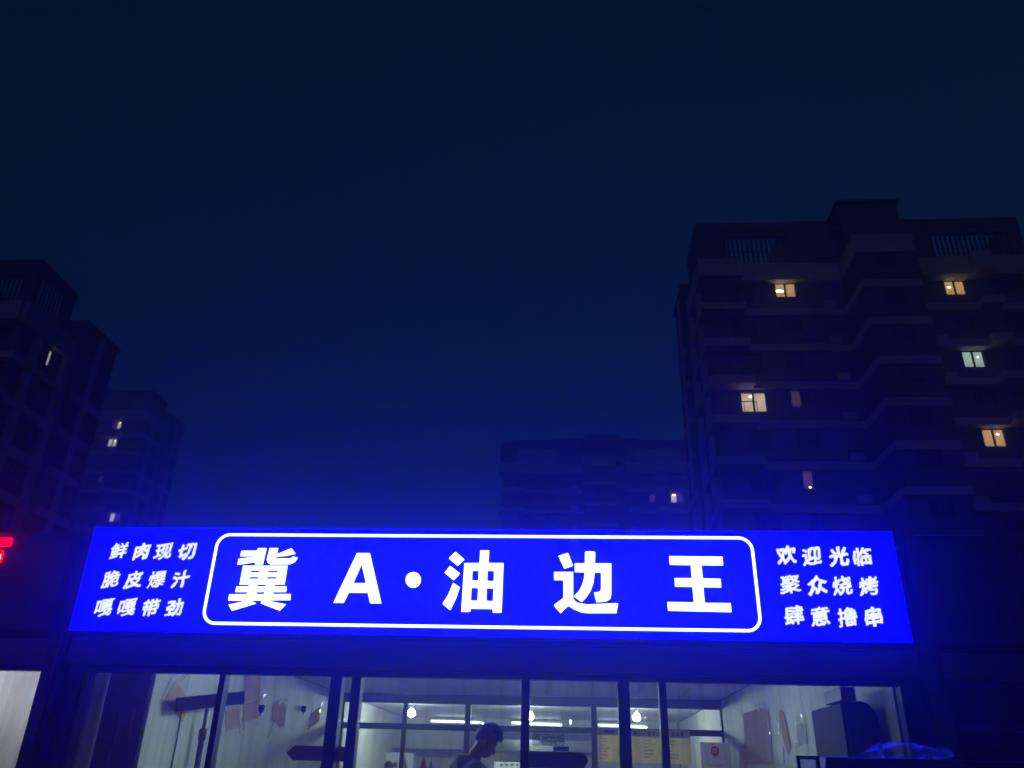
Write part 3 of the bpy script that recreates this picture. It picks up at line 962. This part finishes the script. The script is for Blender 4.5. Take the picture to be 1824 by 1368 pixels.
a, b = at(*CW(125, 680), YB), at(*CW(382, 680), YB)
wbx = thing('white_box', 'tall pale box with a crimson round emblem standing before the menu sheets', 'box', ((a.x + b.x) / 2, YB + 0.2, FLOOR))
obj('body', B(a.x, b.x, YB, YB + 0.4, FLOOR + 0.01, a.z), mat('pale_pink_carton', (0.72, 0.60, 0.60), 0.5, var=0.04), wbx, bevel=0.008)
c = at(*CW(257, 758), YB)
rr = (at(*CW(293, 758), YB).x - at(*CW(220, 758), YB).x) / 2
em = [(c.x + rr * math.cos(t), c.z + rr * 1.1 * math.sin(t)) for t in [2 * math.pi * i / 40 for i in range(2, 39)]] + [(c.x + rr * 0.78, c.z)]
obj('emblem', curve_mesh('emblem', [[em]], YB - 0.001, 'pink', 0.0008), 'pink', wbx)
mk = MB()
for dx, dz_ in ((-0.4, 0.35), (0.2, 0.38), (-0.42, -0.25), (0.22, -0.25)):
    for q in range(3):
        mk.box(c.x + (dx - 0.16) * rr, c.x + (dx + 0.26) * rr, YB - 0.0035, YB - 0.003, c.z + (dz_ - 0.2 + q * 0.17) * rr, c.z + (dz_ - 0.12 + q * 0.17) * rr)
    mk.box(c.x + (dx + 0.0) * rr, c.x + (dx + 0.09) * rr, YB - 0.0045, YB - 0.004, c.z + (dz_ - 0.25) * rr, c.z + (dz_ + 0.28) * rr)
obj('emblem_marks', mk, 'white', wbx)
mk = MB()
for q in range(4):
    mk.box(c.x + (-0.45 + q * 0.25) * rr, c.x + (-0.28 + q * 0.25) * rr, YB - 0.0025, YB - 0.0015, c.z - 1.5 * rr, c.z - 1.33 * rr)
for q in range(14):
    mk.box(c.x + (-1.6 + q * 0.25) * rr, c.x + (-1.43 + q * 0.25) * rr, YB - 0.0025, YB - 0.0015, c.z - 3.1 * rr, c.z - 2.95 * rr)
obj('caption', mk, 'pink', wbx)

# ------------------------------------------------------------------ stickers and arrows on the door glass
CS = crop(930, 1240, 180 / 1824)
YG = 0.262
a, b = at(*CS(190, 640), YG), at(*CS(760, 900), YG)
ws = thing('welcome_sticker', 'pale rounded welcome sticker with Chinese greeting stuck on the door glass', 'sticker', ((a.x + b.x) / 2, YG, b.z))
wm = glass('sticker_film', 0.0)
for n_ in list(wm.node_tree.nodes):
    if n_.type == 'MAP_RANGE':
        n_.inputs['To Min'].default_value = 0.38
        n_.inputs['To Max'].default_value = 0.42
    if n_.type == 'BSDF_DIFFUSE':
        tl_ = wm.node_tree.nodes.new('ShaderNodeBsdfTranslucent')
        tl_.inputs[0].default_value = (0.9, 0.92, 0.88, 1)
        tgt = n_.outputs[0].links[0].to_socket
        wm.node_tree.links.new(tl_.outputs[0], tgt)
obj('film', curve_mesh('film', [[rrect(a.x, b.x, b.z, a.z, 0.02)]], YG, wm, 0.0006), wm, ws)
e_ = 0.004
obj('outline', curve_mesh('outline', [[rrect(a.x, b.x, b.z, a.z, 0.02), rrect(a.x + e_, b.x - e_, b.z + e_, a.z - e_, 0.017)]], YG - 0.002, 'ink', 0.0004), 'ink', ws)
for q, ch in enumerate('欢迎光临'):
    text_part('greeting_character', ch, at(*CS(282 + q * 135, 738 + q * 6), YG), 0.062, YG - 0.003, 'ink', ws, bold=0.015, ext=0.0005)
for q, ch in enumerate('Welcome'):
    text_part('greeting_letter', ch, at(*CS(350 + q * 43, 836 + (0 if ch in 'Wl' else 8)), YG), 0.034 if ch in 'Wl' else 0.026, YG - 0.003, 'ink', ws, ext=0.0005)
a, b = at(*CS(565, 905), YG), at(*CS(850, 1000), YG)
lt = thing('paper_label', 'small white paper label on the door glass under the welcome sticker', 'label', ((a.x + b.x) / 2, YG, b.z))
obj('paper', B(a.x, b.x, YG - 0.001, YG, b.z, a.z), 'white', lt)
mk = MB()
for q in range(6):
    mk.box(a.x + 0.045 + q * 0.011, a.x + 0.053 + q * 0.011, YG - 0.003, YG - 0.002, b.z + 0.018, b.z + 0.028)
obj('print', mk, 'ink', lt)
YA = 0.30
a, tip, bot = at(*CS(130, 995), YA), at(*CS(1200, 1140), YA), at(*CS(130, 1285), YA)
rx = at(*CS(1110, 1140), YA).x
zt, zb = a.z, bot.z
tag(obj('arrow_board', MB().prism([(-0.325, YA, zb), (rx, YA, zb), (tip.x, YA, (zt + zb) / 2), (rx, YA, zt), (-0.325, YA, zt)], (0, 0.006, 0)), 'purple'),
    'dark purple arrow board inside the door glass pointing to the menu sheets', 'sign', 'arrow boards on the doors')
CL = crop(250, 1180, 390 / 1824)
tip, sh_ = at(*CL(1205, 750), YA), at(*CL(1275, 690), YA)
zt, zb = sh_.z, at(*CL(1275, 815), YA).z
tag(obj('arrow_board', MB().prism([(-1.79, YA + 0.035, zb), (sh_.x, YA + 0.035, zb), (tip.x, YA + 0.035, (zt + zb) / 2), (sh_.x, YA + 0.035, zt), (-1.79, YA + 0.035, zt)], (0, 0.006, 0)), 'purple'),
    'dark purple arrow board inside the door glass pointing to the cardboard-hung wall', 'sign', 'arrow boards on the doors')

# ------------------------------------------------------------------ cardboard and fittings on the side walls
def on_wall(name, lab, cat, cr, pts, X, m, thick=0.006, grp=None, tapes=(), inward=1):
    P3 = [at_x(*cr(x, y), X) for x, y in pts]
    base = sum(P3, Vector()) / len(P3)
    base.z = min(p.z for p in P3)
    t = thing(name, lab, cat, base, grp)
    obj('board' if m == 'card' else 'sheet', MB().prism(P3, (-thick * inward, 0, 0)), m, t)
    rnd = random.Random(len(lab))
    for (x, y, ln, ang) in tapes:
        p = at_x(*cr(x, y), X)
        c_, s_ = math.cos(R(ang)), math.sin(R(ang))
        mb = MB()
        q = [(-ln / 2, -0.028), (-ln / 4, -0.026), (0, -0.03), (ln / 4, -0.026), (ln / 2, -0.028), (ln / 2, 0.028), (ln / 4, 0.03), (0, 0.026), (-ln / 4, 0.03), (-ln / 2, 0.026)]
        v = [(X + inward * (0.004 + rnd.uniform(0, 0.014)), p.y + u * c_ - w_ * s_, p.z + u * s_ + w_ * c_) for u, w_ in q]
        mb.add(v, [(0, 1, 8, 9), (1, 2, 7, 8), (2, 3, 6, 7), (3, 4, 5, 6)])
        obj('tape', mb, 'tape', t)
    return t


XL = SX0 + 0.012
G1 = 'cardboard pieces taped to the pale wall'
on_wall('cardboard_piece', 'kite-shaped cardboard piece taped behind the dark plank', 'cardboard', CL, [(275, 145), (312, 172), (375, 265), (396, 400), (350, 495), (212, 312)], XL, 'card', grp=G1, tapes=[(300, 165, 0.5, 30), (232, 205, 0.3, 60)])
on_wall('cardboard_piece', 'squarish cardboard piece taped under the end of the dark plank', 'cardboard', CL, [(715, 400), (825, 375), (832, 535), (710, 577)], XL, 'card', grp=G1, tapes=[(825, 380, 0.25, 90), (830, 525, 0.2, 90)])
on_wall('cardboard_piece', 'tall cardboard piece reaching up the wall above the black plug', 'cardboard', CL, [(878, 95), (1003, 95), (1000, 292), (870, 332)], XL, 'card', grp=G1, tapes=[(1005, 297, 0.3, 20)])
on_wall('cardboard_piece', 'slanted cardboard piece behind the first black plug', 'cardboard', CL, [(866, 345), (997, 305), (985, 460), (855, 502)], XL, 'card', grp=G1, tapes=[(980, 450, 0.25, 80), (858, 495, 0.2, 90)])
on_wall('cardboard_piece', 'ragged torn cardboard piece between the two black plugs', 'cardboard', CL, [(1100, 375), (1118, 345), (1150, 330), (1165, 312), (1180, 335), (1213, 350), (1208, 470), (1200, 545), (1185, 520), (1165, 548), (1140, 500), (1120, 490), (1100, 485)], XL, 'card', grp=G1, tapes=[(1165, 325, 0.5, 10), (1090, 535, 0.35, 60), (1215, 360, 0.2, 90)])
on_wall('cardboard_piece', 'small slanted cardboard piece beyond the second black plug', 'cardboard', CL, [(1420, 430), (1500, 375), (1490, 490), (1405, 552)], XL, 'card', grp=G1, tapes=[(1415, 440, 0.45, 80), (1498, 382, 0.25, 60)])
P3 = [at_x(*CL(x, y), -4.12) for x, y in ((312, 295), (868, 240), (868, 345), (305, 410))]
st = thing('plank_on_stand', 'dark plank fixed across the top of a thin black stand by the wall', 'stand', (at_x(*CL(500, 700), -4.12).x, at_x(*CL(500, 700), -4.12).y, FLOOR))
obj('plank', MB().prism(P3, (-0.02, 0, 0)), 'matt_black', st)
pa, pb = at_x(*CL(555, 385), -4.14), at_x(*CL(470, 879), -4.14)
pb2 = Vector((pa.x, pa.y + (pb.y - pa.y) * 1.0, pb.z))
dr = (pb2 - pa) / (pa.z - pb2.z)
foot = pa + dr * (pa.z - FLOOR - 0.02)
mid = pa + dr * (pa.z - at_x(*CL(520, 590), -4.14).z)
obj('pole', MB().tube([pa, mid], 0.020, 8).tube([mid, foot], 0.034, 8), 'black', st, True)
for an in (0, 120, 240):
    obj('foot', MB().tube([foot + Vector((0, 0, 0.2)), foot + Vector((0.32 * math.cos(R(an)) * 0.3, 0.32 * math.sin(R(an)), 0.0))], 0.012, 6), 'black', st)
obj('clamp', MB().tube([mid - dr * 0.05, mid + dr * 0.07], 0.045, 10), 'black', st, True)
ca, cb = at_x(*CL(340, 412), XL + 0.01), at_x(*CL(255, 879), XL + 0.01)
tag(obj('cable', MB().tube([ca, (ca + cb) / 2 + Vector((0, 0.02, 0)), cb, cb + (cb - ca) * 1.5], 0.009, 6), 'black', None, True), 'thin black cable hanging down the wall from the kite-shaped cardboard', 'cable')
for lab, cx, cy_ in (('black plug on the wall beside the slanted cardboard', 985, 385), ('black plug on the wall beyond the ragged cardboard', 1340, 390)):
    p = at_x(*CL(cx, cy_), XL)
    t = thing('wall_plug', lab, 'plug', p, 'black plugs on the wall')
    x0_, x1_ = p.x, p.x + 0.062
    obj('body', MB().prism([(x0_, p.y, p.z + 0.05), (x1_, p.y, p.z + 0.05), (x1_, p.y, p.z - 0.02), (x1_ - 0.018, p.y, p.z - 0.045), (x0_ + 0.016, p.y, p.z - 0.045), (x0_, p.y, p.z - 0.02)], (0, 0.06, 0)), 'matt_black', t)
    obj('cord', MB().tube([(p.x + 0.03, p.y + 0.03, p.z - 0.045), (p.x + 0.028, p.y + 0.03, p.z - 0.085)], 0.009, 6), 'matt_black', t)
XR = SX1 - 0.012
G2 = 'pieces taped to the wall by the dark cabinet'
on_wall('cardboard_piece', 'large upright cardboard sheet taped beside the pale emblem box', 'cardboard', CW, [(500, 442), (590, 405), (655, 392), (710, 368), (750, 862), (525, 868)], XR, 'card', grp=G2, inward=-1, tapes=[(500, 440, 0.3, 80), (628, 390, 0.4, 15), (700, 372, 0.4, 20), (720, 560, 0.2, 90)])
on_wall('cardboard_piece', 'narrow folded cardboard strip hanging above the white paper slip', 'cardboard', CW, [(806, 400), (835, 420), (872, 560), (905, 722), (880, 792), (845, 690), (815, 540)], XR, 'card', grp=G2, inward=-1, tapes=[(800, 470, 0.35, 90), (800, 520, 0.3, 80)])
on_wall('paper_sheet', 'greyish paper sheet taped at its corners near the dark cabinet', 'paper', CW, [(958, 530), (1025, 510), (1045, 690), (965, 712)], XR, mat('grey_paper', (0.4, 0.38, 0.38), 0.7), grp=G2, inward=-1, tapes=[(952, 540, 0.3, 90), (1018, 500, 0.2, 60), (1043, 550, 0.2, 90), (966, 708, 0.2, 0)])
on_wall('paper_slip', 'small white paper slip hanging below the folded cardboard strip', 'paper', CW, [(792, 728), (832, 722), (846, 860), (803, 866)], XR, 'white', grp=G2, inward=-1)
on_wall('cardboard_piece', 'short cardboard flap low on the wall behind the upright cardboard sheet', 'cardboard', CW, [(470, 720), (505, 690), (522, 760), (520, 930), (465, 930)], XR, 'card', grp=G2, inward=-1)

# tall dark furniture just inside the glass
cb_ = thing('tall_cupboard', 'tall shallow dark two-door cupboard standing behind the end pane', 'cupboard', (-4.05, 0.66, FLOOR))
obj('carcass', B(-4.255, -3.845, 0.64, 0.69, FLOOR + 0.01, 2.46), 'dark', cb_, bevel=0.006)
for a, b in ((-4.25, -4.094), (-4.086, -3.85)):
    d = obj('door', B(a, b, 0.615, 0.638, FLOOR + 0.03, 2.44), 'dark', cb_, bevel=0.004)
    obj('handle', B(b - 0.03 if a < -4.1 else a + 0.015, b - 0.018 if a < -4.1 else a + 0.027, 0.595, 0.614, 1.2, 1.4), 'steel', d)
obj('red_reflection', B(-3.96, -3.935, 0.61, 0.614, 1.85, 2.08), mat('red_reflection_orange', (0.5, 0.1, 0.03), 0.5), cb_)  # orange strip painted in for a faint red LED reflection
fr_ = thing('dark_cabinet', 'bulky dark cabinet with rounded top edge behind the far pane by the bag', 'cabinet', (2.55, 1.2, FLOOR))
obj('body', MB().prism([(2.40, 0.75, FLOOR + 0.02), (2.71, 0.75, FLOOR + 0.02), (2.71, 0.75, 2.12), (2.69, 0.75, 2.2), (2.64, 0.75, 2.26), (2.58, 0.75, 2.28), (2.40, 0.75, 2.26)], (0, 0.95, 0)), 'dark', fr_, bevel=0.01)
obj('top_unit', B(2.43, 2.56, 0.8, 1.3, 2.282, 2.40), 'black', fr_, bevel=0.01)
obj('door_panel', B(2.43, 2.68, 0.73, 0.748, FLOOR + 0.1, 2.1), 'dark', fr_, bevel=0.004)
obj('handle', MB().tube([(2.45, 0.69, 1.2), (2.45, 0.69, 1.75)], 0.012, 8), 'black', fr_, True)

# barbecue cart out on the pavement with a plastic bag on it
YC = -1.25
ct = thing('barbecue_cart', 'sooty dark metal barbecue cart standing outside the glass', 'cart', (2.0, YC + 0.35, 0.12))
zt = at(1520, 1349, YC).z
obj('canopy', MB().prism([(1.62, YC, zt - 0.12), (1.64, YC, zt), (2.5, YC, zt), (2.52, YC, zt - 0.12)], (0, 0.7, 0)), 'grease', ct, bevel=0.006)
for x in (1.63, 2.47):
    for y in (YC + 0.01, YC + 0.66):
        obj('leg', B(x, x + 0.035, y, y + 0.035, 0.125, zt - 0.121), 'grease', ct)
obj('fire_box', B(1.60, 2.54, YC - 0.02, YC + 0.72, 0.75, 0.98), 'grease', ct, bevel=0.006)
obj('shelf', B(1.67, 2.46, YC + 0.05, YC + 0.65, 0.3, 0.32), 'grease', ct)
xa = at(1419, 1349, YC).x
fz = at(1430, 1346, YC).z
obj('side_frame', MB().box(xa, xa + 0.02, YC, YC + 0.03, 1.2, fz).box(xa + 0.021, 1.60, YC, YC + 0.03, fz - 0.02, fz).box(1.575, 1.60, YC, YC + 0.03, 1.2, fz - 0.021), 'grease', ct)


def crumple(p):
    n1 = noise.noise(Vector((p.x * 2.1, p.y * 2.3, p.z * 2.2 + 4)))
    n2 = noise.noise(p * 6.5)
    n3 = abs(noise.noise(p * 4.0 + Vector((7, 0, 0))))
    return p * (1 + 0.35 * n1 + 0.13 * n2 - 0.25 * n3) + Vector((0, 0, -0.25 * p.x * p.x + 0.12 * p.x))


pc = at(1622, 1346, YC + 0.12)
bg_ = thing('plastic_bag', 'crumpled translucent white plastic bag lying on the barbecue cart', 'bag', (pc.x, pc.y, zt))
obj('bag', MB().ball((pc.x, pc.y, zt + 0.04), 1, 56, 36, (0.26, 0.15, 0.06), lambda p: Vector((p.x, p.y, p.z)) * (1 + 0.3 * noise.noise(p * 9) + 0.16 * noise.noise(p * 24) - 0.22 * abs(noise.noise(p * 13)))), 'bag', bg_, True)
obj('knot', MB().tube([(pc.x - 0.22, pc.y - 0.08, zt + 0.03), (pc.x - 0.30, pc.y - 0.1, zt + 0.012), (pc.x - 0.36, pc.y - 0.13, zt + 0.02)], [0.04, 0.025, 0.008], 8), 'bag', bg_, True)


# ------------------------------------------------------------------ people
def person(label, loc, facing, height, head_bend, hair_len, top_mat, arm_fwd=True):
    """standing figure, x forward, y to its left; one continuous body, hair and clothes as children"""
    root = thing('person', label, 'person', loc)
    root.rotation_euler.z = facing
    root.scale = (height / 1.78,) * 3
    hb = R(head_bend)

    def hd_(x, y, z):                       # head coordinates -> body, bending about the neck
        x, z = x * math.cos(hb) + z * math.sin(hb), -x * math.sin(hb) + z * math.cos(hb)
        return Vector((0.035 + x, y, 1.50 + z))
    body, cloth = MB(), MB()
    # head: skull, face, jaw, nose, brow, ears
    def hball(mb, c, s, seg=20, ring=14):
        o = MB().ball((0, 0, 0), 1, seg, ring, s)
        mb.add([hd_(c[0] + v[0], c[1] + v[1], c[2] + v[2]) for v in o.v], o.f)
    hball(body, (0.0, 0, 0.165), (0.098, 0.077, 0.105))
    hball(body, (0.035, 0, 0.105), (0.062, 0.062, 0.085))
    hball(body, (0.055, 0, 0.048), (0.036, 0.040, 0.030))
    hball(body, (0.103, 0, 0.112), (0.017, 0.014, 0.026))
    hball(body, (0.118, 0, 0.098), (0.012, 0.015, 0.011))
    hball(body, (0.085, 0, 0.160), (0.014, 0.050, 0.012))
    hball(body, (0.092, 0, 0.072), (0.012, 0.022, 0.007))
    hball(body, (0.091, 0, 0.060), (0.011, 0.019, 0.006))
    for s in (-1, 1):
        hball(body, (-0.005, s * 0.080, 0.125), (0.020, 0.010, 0.032), 12, 8)
    body.tube([hd_(-0.01, 0, 0.08), hd_(-0.015, 0, 0.0), (-0.01, 0, 1.42)], [0.056, 0.058, 0.075], 14)
    for mb, g in ((body, 0.0), (cloth, 0.016)):
        mb.tube([(0, 0, 0.90), (0.005, 0, 1.02), (0.0, 0, 1.15), (0.0, 0, 1.30), (-0.005, 0, 1.40), (-0.01, 0, 1.455 - g)], [0.145 + g, 0.135 + g, 0.13 + g, 0.14 + g, 0.12 + g, 0.07 + g], 18)
        for s in (-1, 1):
            mb.ball((0.0, s * 0.12, 1.30), 1, 14, 10, (0.10 + g, 0.09 + g, 0.13 + g))
            el = (0.02, s * 0.245, 1.10) if arm_fwd else (-0.03, s * 0.23, 1.10)
            wr = (0.245, s * 0.13, 1.11) if arm_fwd else (0.04, s * 0.25, 0.86)
            mb.tube([(-0.005, s * 0.10, 1.405), (-0.01, s * 0.185, 1.385), (-0.005, s * 0.222, 1.30), el], [0.06 + g, 0.062 + g, 0.052 + g, 0.043 + g], 12)
            mb.tube([el, wr], [0.044 + g, 0.030 + g], 12)
            if g == 0:
                w_ = Vector(wr)
                dv = (w_ - Vector(el)).normalized()
                mb.ball(w_ + dv * 0.05, 1, 12, 8, (0.048, 0.030, 0.020) if arm_fwd else (0.022, 0.016, 0.048))
                side = Vector((0, -s, 0.0)) if arm_fwd else Vector((1, 0, 0))
                for fi, ln in enumerate((0.062, 0.072, 0.068, 0.052)):
                    b0 = w_ + dv * 0.085 + side * (0.03 - fi * 0.020)
                    b1 = b0 + dv * ln * 0.5 + Vector((0, 0, 0.006))
                    b2 = b1 + dv * ln * 0.35 + Vector((0, 0, 0.026 if arm_fwd else -0.02))
                    mb.tube([b0 - dv * 0.02, b0, b1, b2], [0.009, 0.009, 0.0085, 0.007], 8)
                b0 = w_ + dv * 0.03 + side * 0.03
                mb.tube([b0 - side * 0.012, b0 + dv * 0.02 + side * 0.012, b0 + dv * 0.05 + side * 0.014], [0.011, 0.010, 0.008], 8)
    trs = MB()
    for mb, g in ((body, 0.0), (trs, 0.012)):
        mb.ball((0, 0, 0.93), 1, 16, 10, (0.125 + g, 0.165 + g, 0.12 + g))
        for s in (-1, 1):
            mb.tube([(0, s * 0.085, 0.92), (0.005, s * 0.095, 0.72), (0.012, s * 0.10, 0.50), (-0.01, s * 0.10, 0.32), (-0.02, s * 0.10, 0.09)], [0.092 + g, 0.082 + g, 0.056 + g, 0.055 + g, 0.036 + g], 14)
            if g == 0:
                mb.tube([(-0.055, s * 0.10, 0.045), (0.02, s * 0.105, 0.045), (0.12, s * 0.115, 0.03), (0.16, s * 0.118, 0.025)], [0.035, 0.042, 0.034, 0.02], 10)

    def rem(name, mb, m, vox, sm=4):
        o = loc_obj(name, mb, m, root, True)
        r_ = o.modifiers.new('remesh', 'REMESH')
        r_.mode = 'VOXEL'
        r_.voxel_size = vox
        r_.use_smooth_shade = True
        s_ = o.modifiers.new('smooth', 'SMOOTH')
        s_.iterations = sm
        s_.factor = 0.5
        return o
    rem('body', body, 'skin', 0.0075)
    # hood bunched at the nape, drawstrings
    hood = []
    for k in range(17):
        an = R(-150 + k * 300 / 16 + 180)
        hood.append((-0.015 + 0.088 * math.cos(an), 0.098 * math.sin(an), 1.452 + 0.035 * -math.cos(an) * 0.6))
    cloth.tube(hood, [0.02 + 0.026 * math.sin(math.pi * k / 16) for k in range(17)], 10)
    cloth.ball((-0.125, 0, 1.40), 1, 16, 10, (0.06, 0.115, 0.075))
    co = rem('sweatshirt', cloth, top_mat, 0.011, 3)
    tx = bpy.data.textures.new('cloth_folds', 'CLOUDS')
    tx.noise_scale = 0.09
    dm = co.modifiers.new('folds', 'DISPLACE')
    dm.texture = tx
    dm.strength = 0.028
    dm.mid_level = 0.5
    for s in (-1, 1):
        loc_obj('drawstring', MB().tube([(0.075, s * 0.035, 1.445), (0.125, s * 0.045, 1.38), (0.15, s * 0.05, 1.26)], 0.0045, 6), 'white', root, True)
    rem('trousers', trs, 'jean', 0.012, 3)
    for s in (-1, 1):
        loc_obj('shoe', MB().tube([(-0.075, s * 0.10, 0.05), (0.02, s * 0.105, 0.055), (0.12, s * 0.115, 0.042), (0.185, s * 0.118, 0.03)], [0.04, 0.05, 0.044, 0.026], 12), 'shoe', root, True)
    # hair
    hr = MB()

    def hairf(p):
        return p * (1 + 0.05 * noise.noise(p * 7) + 0.05 * noise.noise(p * 17))
    o = MB().ball((0, 0, 0), 1, 40, 26, (1, 1, 1), hairf)
    pts = []
    for v in o.v:
        x, y, z = v
        lim = -0.12 + 0.5 * hair_len * x - 0.12 * hair_len + 0.10 * noise.noise(Vector((x * 6, y * 6, 2)))
        if z < lim:                          # hair ends here: tuck the edge against the skull
            z = lim
            x, y = x * 0.86, y * 0.88
        pts.append(hd_(-0.006 + 0.110 * x, 0.090 * y, 0.172 + 0.118 * z))
    hr.add(pts, o.f)
    rnd = random.Random(3)
    for k in range(260):
        an, el2 = rnd.uniform(-math.pi, math.pi), rnd.uniform(0.05, 1.45)
        n_ = Vector((math.cos(an) * math.cos(el2), math.sin(an) * math.cos(el2), math.sin(el2)))
        if n_.x > 0.45 and n_.z < 0.4:
            continue
        b0 = Vector((-0.006 + 0.104 * n_.x, 0.084 * n_.y, 0.172 + 0.112 * n_.z))
        tip_ = b0 + n_ * 0.014 + Vector((0.030, rnd.uniform(-.015, .015), rnd.uniform(-0.012, 0.012)))
        hr.tube([hd_(*b0), hd_(*((b0 + tip_) / 2 + n_ * 0.008)), hd_(*tip_)], [0.012, 0.009, 0.001], 5)
    loc_obj('hair', hr, 'hair', root, True)
    for s in (-1, 1):
        e = MB().ball(hd_(0.083, s * 0.031, 0.135), 0.012, 12, 8)
        loc_obj('eye', e, 'white', root, True)
        loc_obj('iris', MB().ball(hd_(0.092, s * 0.031, 0.133), 0.006, 8, 6), 'black', root, True)
    return root


mp_ = at(846, 1345, 0.75)
person('person in grey hooded sweatshirt looking down just inside the glass door', (mp_.x - 0.02, 0.75, FLOOR), R(14), 1.80, 34, 1.1, 'hoodie')
wp = at(692, 1368, 9.9)
person('person with black hair at the kitchen water heater, only the head showing', (wp.x, 9.9, FLOOR), R(-80), 1.56, 8, 0.9, 'navy', False)


# ------------------------------------------------------------------ mist added to stand in for lens glare round the sign
hz = B(-212, 212, -212, 212, -1.4, 62)
me = hz.mesh('glare_haze', 'black')
me.materials.clear()
hm = bpy.data.materials.new('glare_haze_air')
hm.use_nodes = True
ht = hm.node_tree
ht.nodes.remove(ht.nodes['Principled BSDF'])
pv = ht.nodes.new('ShaderNodeVolumePrincipled')
pv.inputs['Color'].default_value = (0.85, 0.88, 0.95, 1)
pv.inputs['Density'].default_value = GLARE_HAZE_DENSITY
pv.inputs['Anisotropy'].default_value = 0.83
ht.links.new(pv.outputs[0], ht.nodes['Material Output'].inputs['Volume'])
me.materials.append(hm)
tag(link('glare_haze', me), kind='stuff')
